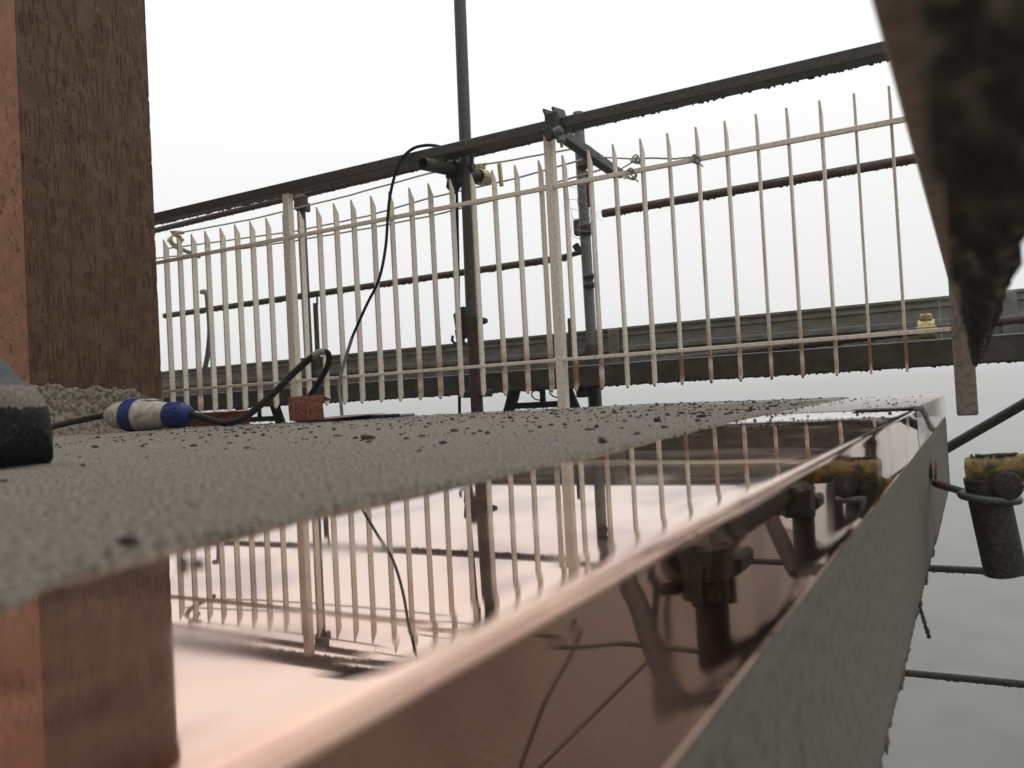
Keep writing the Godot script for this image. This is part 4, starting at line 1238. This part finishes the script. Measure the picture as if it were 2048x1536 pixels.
	# copper offcuts
	offcut("folded copper offcut standing where the black cable ends, long leaf to the right",
		[Vector2(0.26, 0.012), Vector2(0.0, 0.004), Vector2(-0.004, 0.085), Vector2(0.036, 0.066)], 0.20, Basis(Vector3(0.222, 0, -0.975), Vector3.UP, Vector3(0.975, 0, 0.222)), Vector3(-1.977, 0.016, -2.122))
	offcut("straight copper strip lying behind the blue coupling at the railing",
		[Vector2(0.05, 0.004), Vector2(0.0, 0.003), Vector2(0.0, 0.062), Vector2(-0.02, 0.066)], 0.40, Basis(Vector3.UP, -PI / 2 + 0.03), Vector3(-2.955, 0.006, -2.60))
	boot()
	# crumbs of old mortar: far too many to count
	var shapes: Array = []
	var m := MB.new()
	m.blob(Vector3(0, 0.35, 0), Vector3(1.0, 0.75, 0.85), 0.42, rng, 8, 5)
	var ms := m.mesh()
	var places: Array = []
	var cols: Array = []
	while places.size() < 4300:
		var z := -rng.randf_range(0.12, 2.74)
		var x := inner_x(z) - 0.006 - pow(rng.randf(), 1.15) * 3.1
		if x < -3.6: continue
		var dens := 0.10 + 0.9 * smoothstep(0.5, 1.9, -z) * (1.0 - 0.65 * smoothstep(1.6, 2.8, -x))
		dens *= 0.5 + 0.9 * smoothstep(-0.15, 0.3, N1.get_noise_2d(x * 2.2, z * 2.2))
		if rng.randf() > dens: continue
		var k := lerpf(0.0009, 0.0045, pow(rng.randf(), 5.0))
		if rng.randf() < 0.010: k = rng.randf_range(0.0045, 0.0062)
		if -z < 0.6: k *= 0.75
		places.append(Transform3D(Basis(Vector3.UP, rng.randf() * TAU) * Basis(Vector3.RIGHT, rng.randf_range(-0.4, 0.4)) * Basis().scaled(Vector3(k * rng.randf_range(0.8, 1.6), k * rng.randf_range(0.6, 1.1), k)), Vector3(x, floor_y(x, z) - k * 0.1, z)))
		var v := rng.randf_range(0.45, 1.4)
		cols.append(Color(v, v * rng.randf_range(0.92, 1.0), v * rng.randf_range(0.82, 1.0)))
	for i in 150:                                    # a little grit has rolled onto the copper
		var z := -rng.randf_range(0.75, 2.7)
		var k := rng.randf_range(0.0006, 0.0020)
		var x := lerpf(inner_x(z), -0.10, pow(rng.randf(), 1.8))
		places.append(Transform3D(Basis(Vector3.UP, rng.randf() * TAU) * Basis().scaled(Vector3(k * 1.3, k * 0.8, k)), Vector3(x, 0.0006, z)))
		cols.append(Color(0.9, 0.85, 0.8))
	var cr := scatter("mortar_debris", ms, places, M.crumb, self, cols)
	tag(cr, "", "", "", "stuff")
	# one dark crumb on the polished copper
	s = MB.new()
	s.blob(Vector3(-0.2075, 0.0012, -0.168), Vector3(0.0022, 0.0016, 0.0016), 0.3, rng, 7, 5)
	s.blob(Vector3(-0.2035, 0.0009, -0.170), Vector3(0.0030, 0.0010, 0.0012), 0.3, rng, 7, 5)
	piece("dark_crumb", "small dark crumb lying alone on the polished copper at the left", "crumb", s, M.sealant)

func curve(p: Array) -> PackedVector3Array:
	var c := Curve3D.new()
	c.bake_interval = 0.012
	for i in p.size():
		var t: Vector3 = (p[mini(i + 1, p.size() - 1)] - p[maxi(i - 1, 0)]) * 0.17
		c.add_point(p[i], -t, t)
	return c.get_baked_points()

func boot() -> void:
	# work boot bent at the toe (the wearer kneels, out of the picture): black rubber toe, suede band, grey upper
	var t := thing("work_boot", "scuffed work boot with black rubber toe and grey suede at the left edge", "boot", Vector3(-0.95, 0, -0.50))
	var dir := Vector3(0.985, 0, -0.17).normalized()
	var side := Vector3(-dir.z, 0, dir.x)
	var toe := Vector3(-0.840, 0.0, -0.503)
	# stations from the toe back: distance, half width, height of the sole, height of the crown
	var st := [[0.0, 0.002, 0.043, 0.046], [0.001, 0.010, 0.036, 0.053], [0.003, 0.017, 0.028, 0.061], [0.007, 0.025, 0.019, 0.069], [0.014, 0.033, 0.011, 0.077], [0.025, 0.041, 0.005, 0.085], [0.040, 0.047, 0.002, 0.098], [0.055, 0.050, 0.001, 0.116], [0.070, 0.051, 0.001, 0.131], [0.090, 0.050, 0.003, 0.146], [0.115, 0.047, 0.014, 0.166], [0.145, 0.043, 0.035, 0.195], [0.18, 0.041, 0.06, 0.235], [0.215, 0.040, 0.085, 0.30], [0.25, 0.040, 0.10, 0.33], [0.28, 0.036, 0.12, 0.34], [0.30, 0.022, 0.16, 0.335]]
	var fine: Array = []
	for i in 15:                                     # the rounded toe
		var w := (i / 15.0) * PI / 2
		fine.append([0.040 * (1.0 - cos(w)), 0.0475 * pow(sin(w), 0.85) + 0.0004, lerpf(0.047, 0.002, pow(sin(w), 1.25)), lerpf(0.048, 0.098, pow(sin(w), 0.95))])
	for i in range(6, st.size() - 1):
		for k in 4:
			var q: Array = []
			for c in 4: q.append(lerpf(st[i][c], st[i + 1][c], k / 4.0))
			fine.append(q)
	fine.append(st[st.size() - 1])
	var nk := 48
	var pts: Array = []
	for q in fine:
		var row: Array = []
		for k in nk + 1:
			var a := lerpf(-PI / 2, PI / 2, k / float(nk))
			var sn := sin(a)
			var y: float = q[2] + (q[3] - q[2]) * pow(maxf(cos(a), 0.0), 0.62)
			var wd: float = q[1] * signf(sn) * pow(absf(sn), 0.72)
			var bump: float = 0.0012 * N1.get_noise_3d(q[0] * 45.0, y * 45.0, wd * 45.0)
			row.append(toe - dir * q[0] + side * (wd + bump * signf(sn)) + Vector3.UP * (y + bump))
		pts.append(row)
	var names := ["rubber_toe", "suede_band", "upper"]
	var mats := [M.rubber, M.suede, M.boot_cloth]
	var mbs := [MB.new(), MB.new(), MB.new()]
	for i in fine.size() - 1:
		for k in nk:
			var c: Vector3 = (pts[i][k] + pts[i + 1][k + 1]) * 0.5
			var d: float = fine[i][0]
			var cap := 0.064 - 0.20 * maxf(d - 0.012, 0.0) + 0.004 * N1.get_noise_2d(d * 30.0, 1.0)
			var band := 0.089 + 0.06 * maxf(d - 0.02, 0.0)
			var w := 0 if c.y < cap or d < 0.0004 else 1 if c.y < band else 2
			var mb: MB = mbs[w]
			var id: Array = []
			for q in [[i, k], [i + 1, k], [i + 1, k + 1], [i, k + 1]]:
				var u: Vector3 = pts[mini(q[0] + 1, fine.size() - 1)][q[1]] - pts[maxi(q[0] - 1, 0)][q[1]]
				var v: Vector3 = pts[q[0]][mini(q[1] + 1, nk)] - pts[q[0]][maxi(q[1] - 1, 0)]
				var n := u.cross(v).normalized()
				var out: Vector3 = pts[q[0]][q[1]] - (toe - dir * fine[q[0]][0] + Vector3.UP * lerpf(fine[q[0]][2], fine[q[0]][3], 0.4))
				if n.dot(out + dir * 0.001) < 0.0: n = -n
				id.append(mb.vert(pts[q[0]][q[1]] - n * [0.0, 0.0012, 0.002][w], n))
			mb.tri(id[0], id[1], id[2]); mb.tri(id[0], id[2], id[3])
	for w in 3: part(names[w], mbs[w], mats[w], t)
	var so := MB.new()
	for i in fine.size() - 1:
		var q: Array = fine[i]
		var n: Array = fine[i + 1]
		so.face([toe - dir * q[0] - side * q[1] + Vector3.UP * q[2], toe - dir * q[0] + side * q[1] + Vector3.UP * q[2], toe - dir * n[0] + side * n[1] + Vector3.UP * n[2], toe - dir * n[0] - side * n[1] + Vector3.UP * n[2]])
	part("sole", so, M.rubber, t)
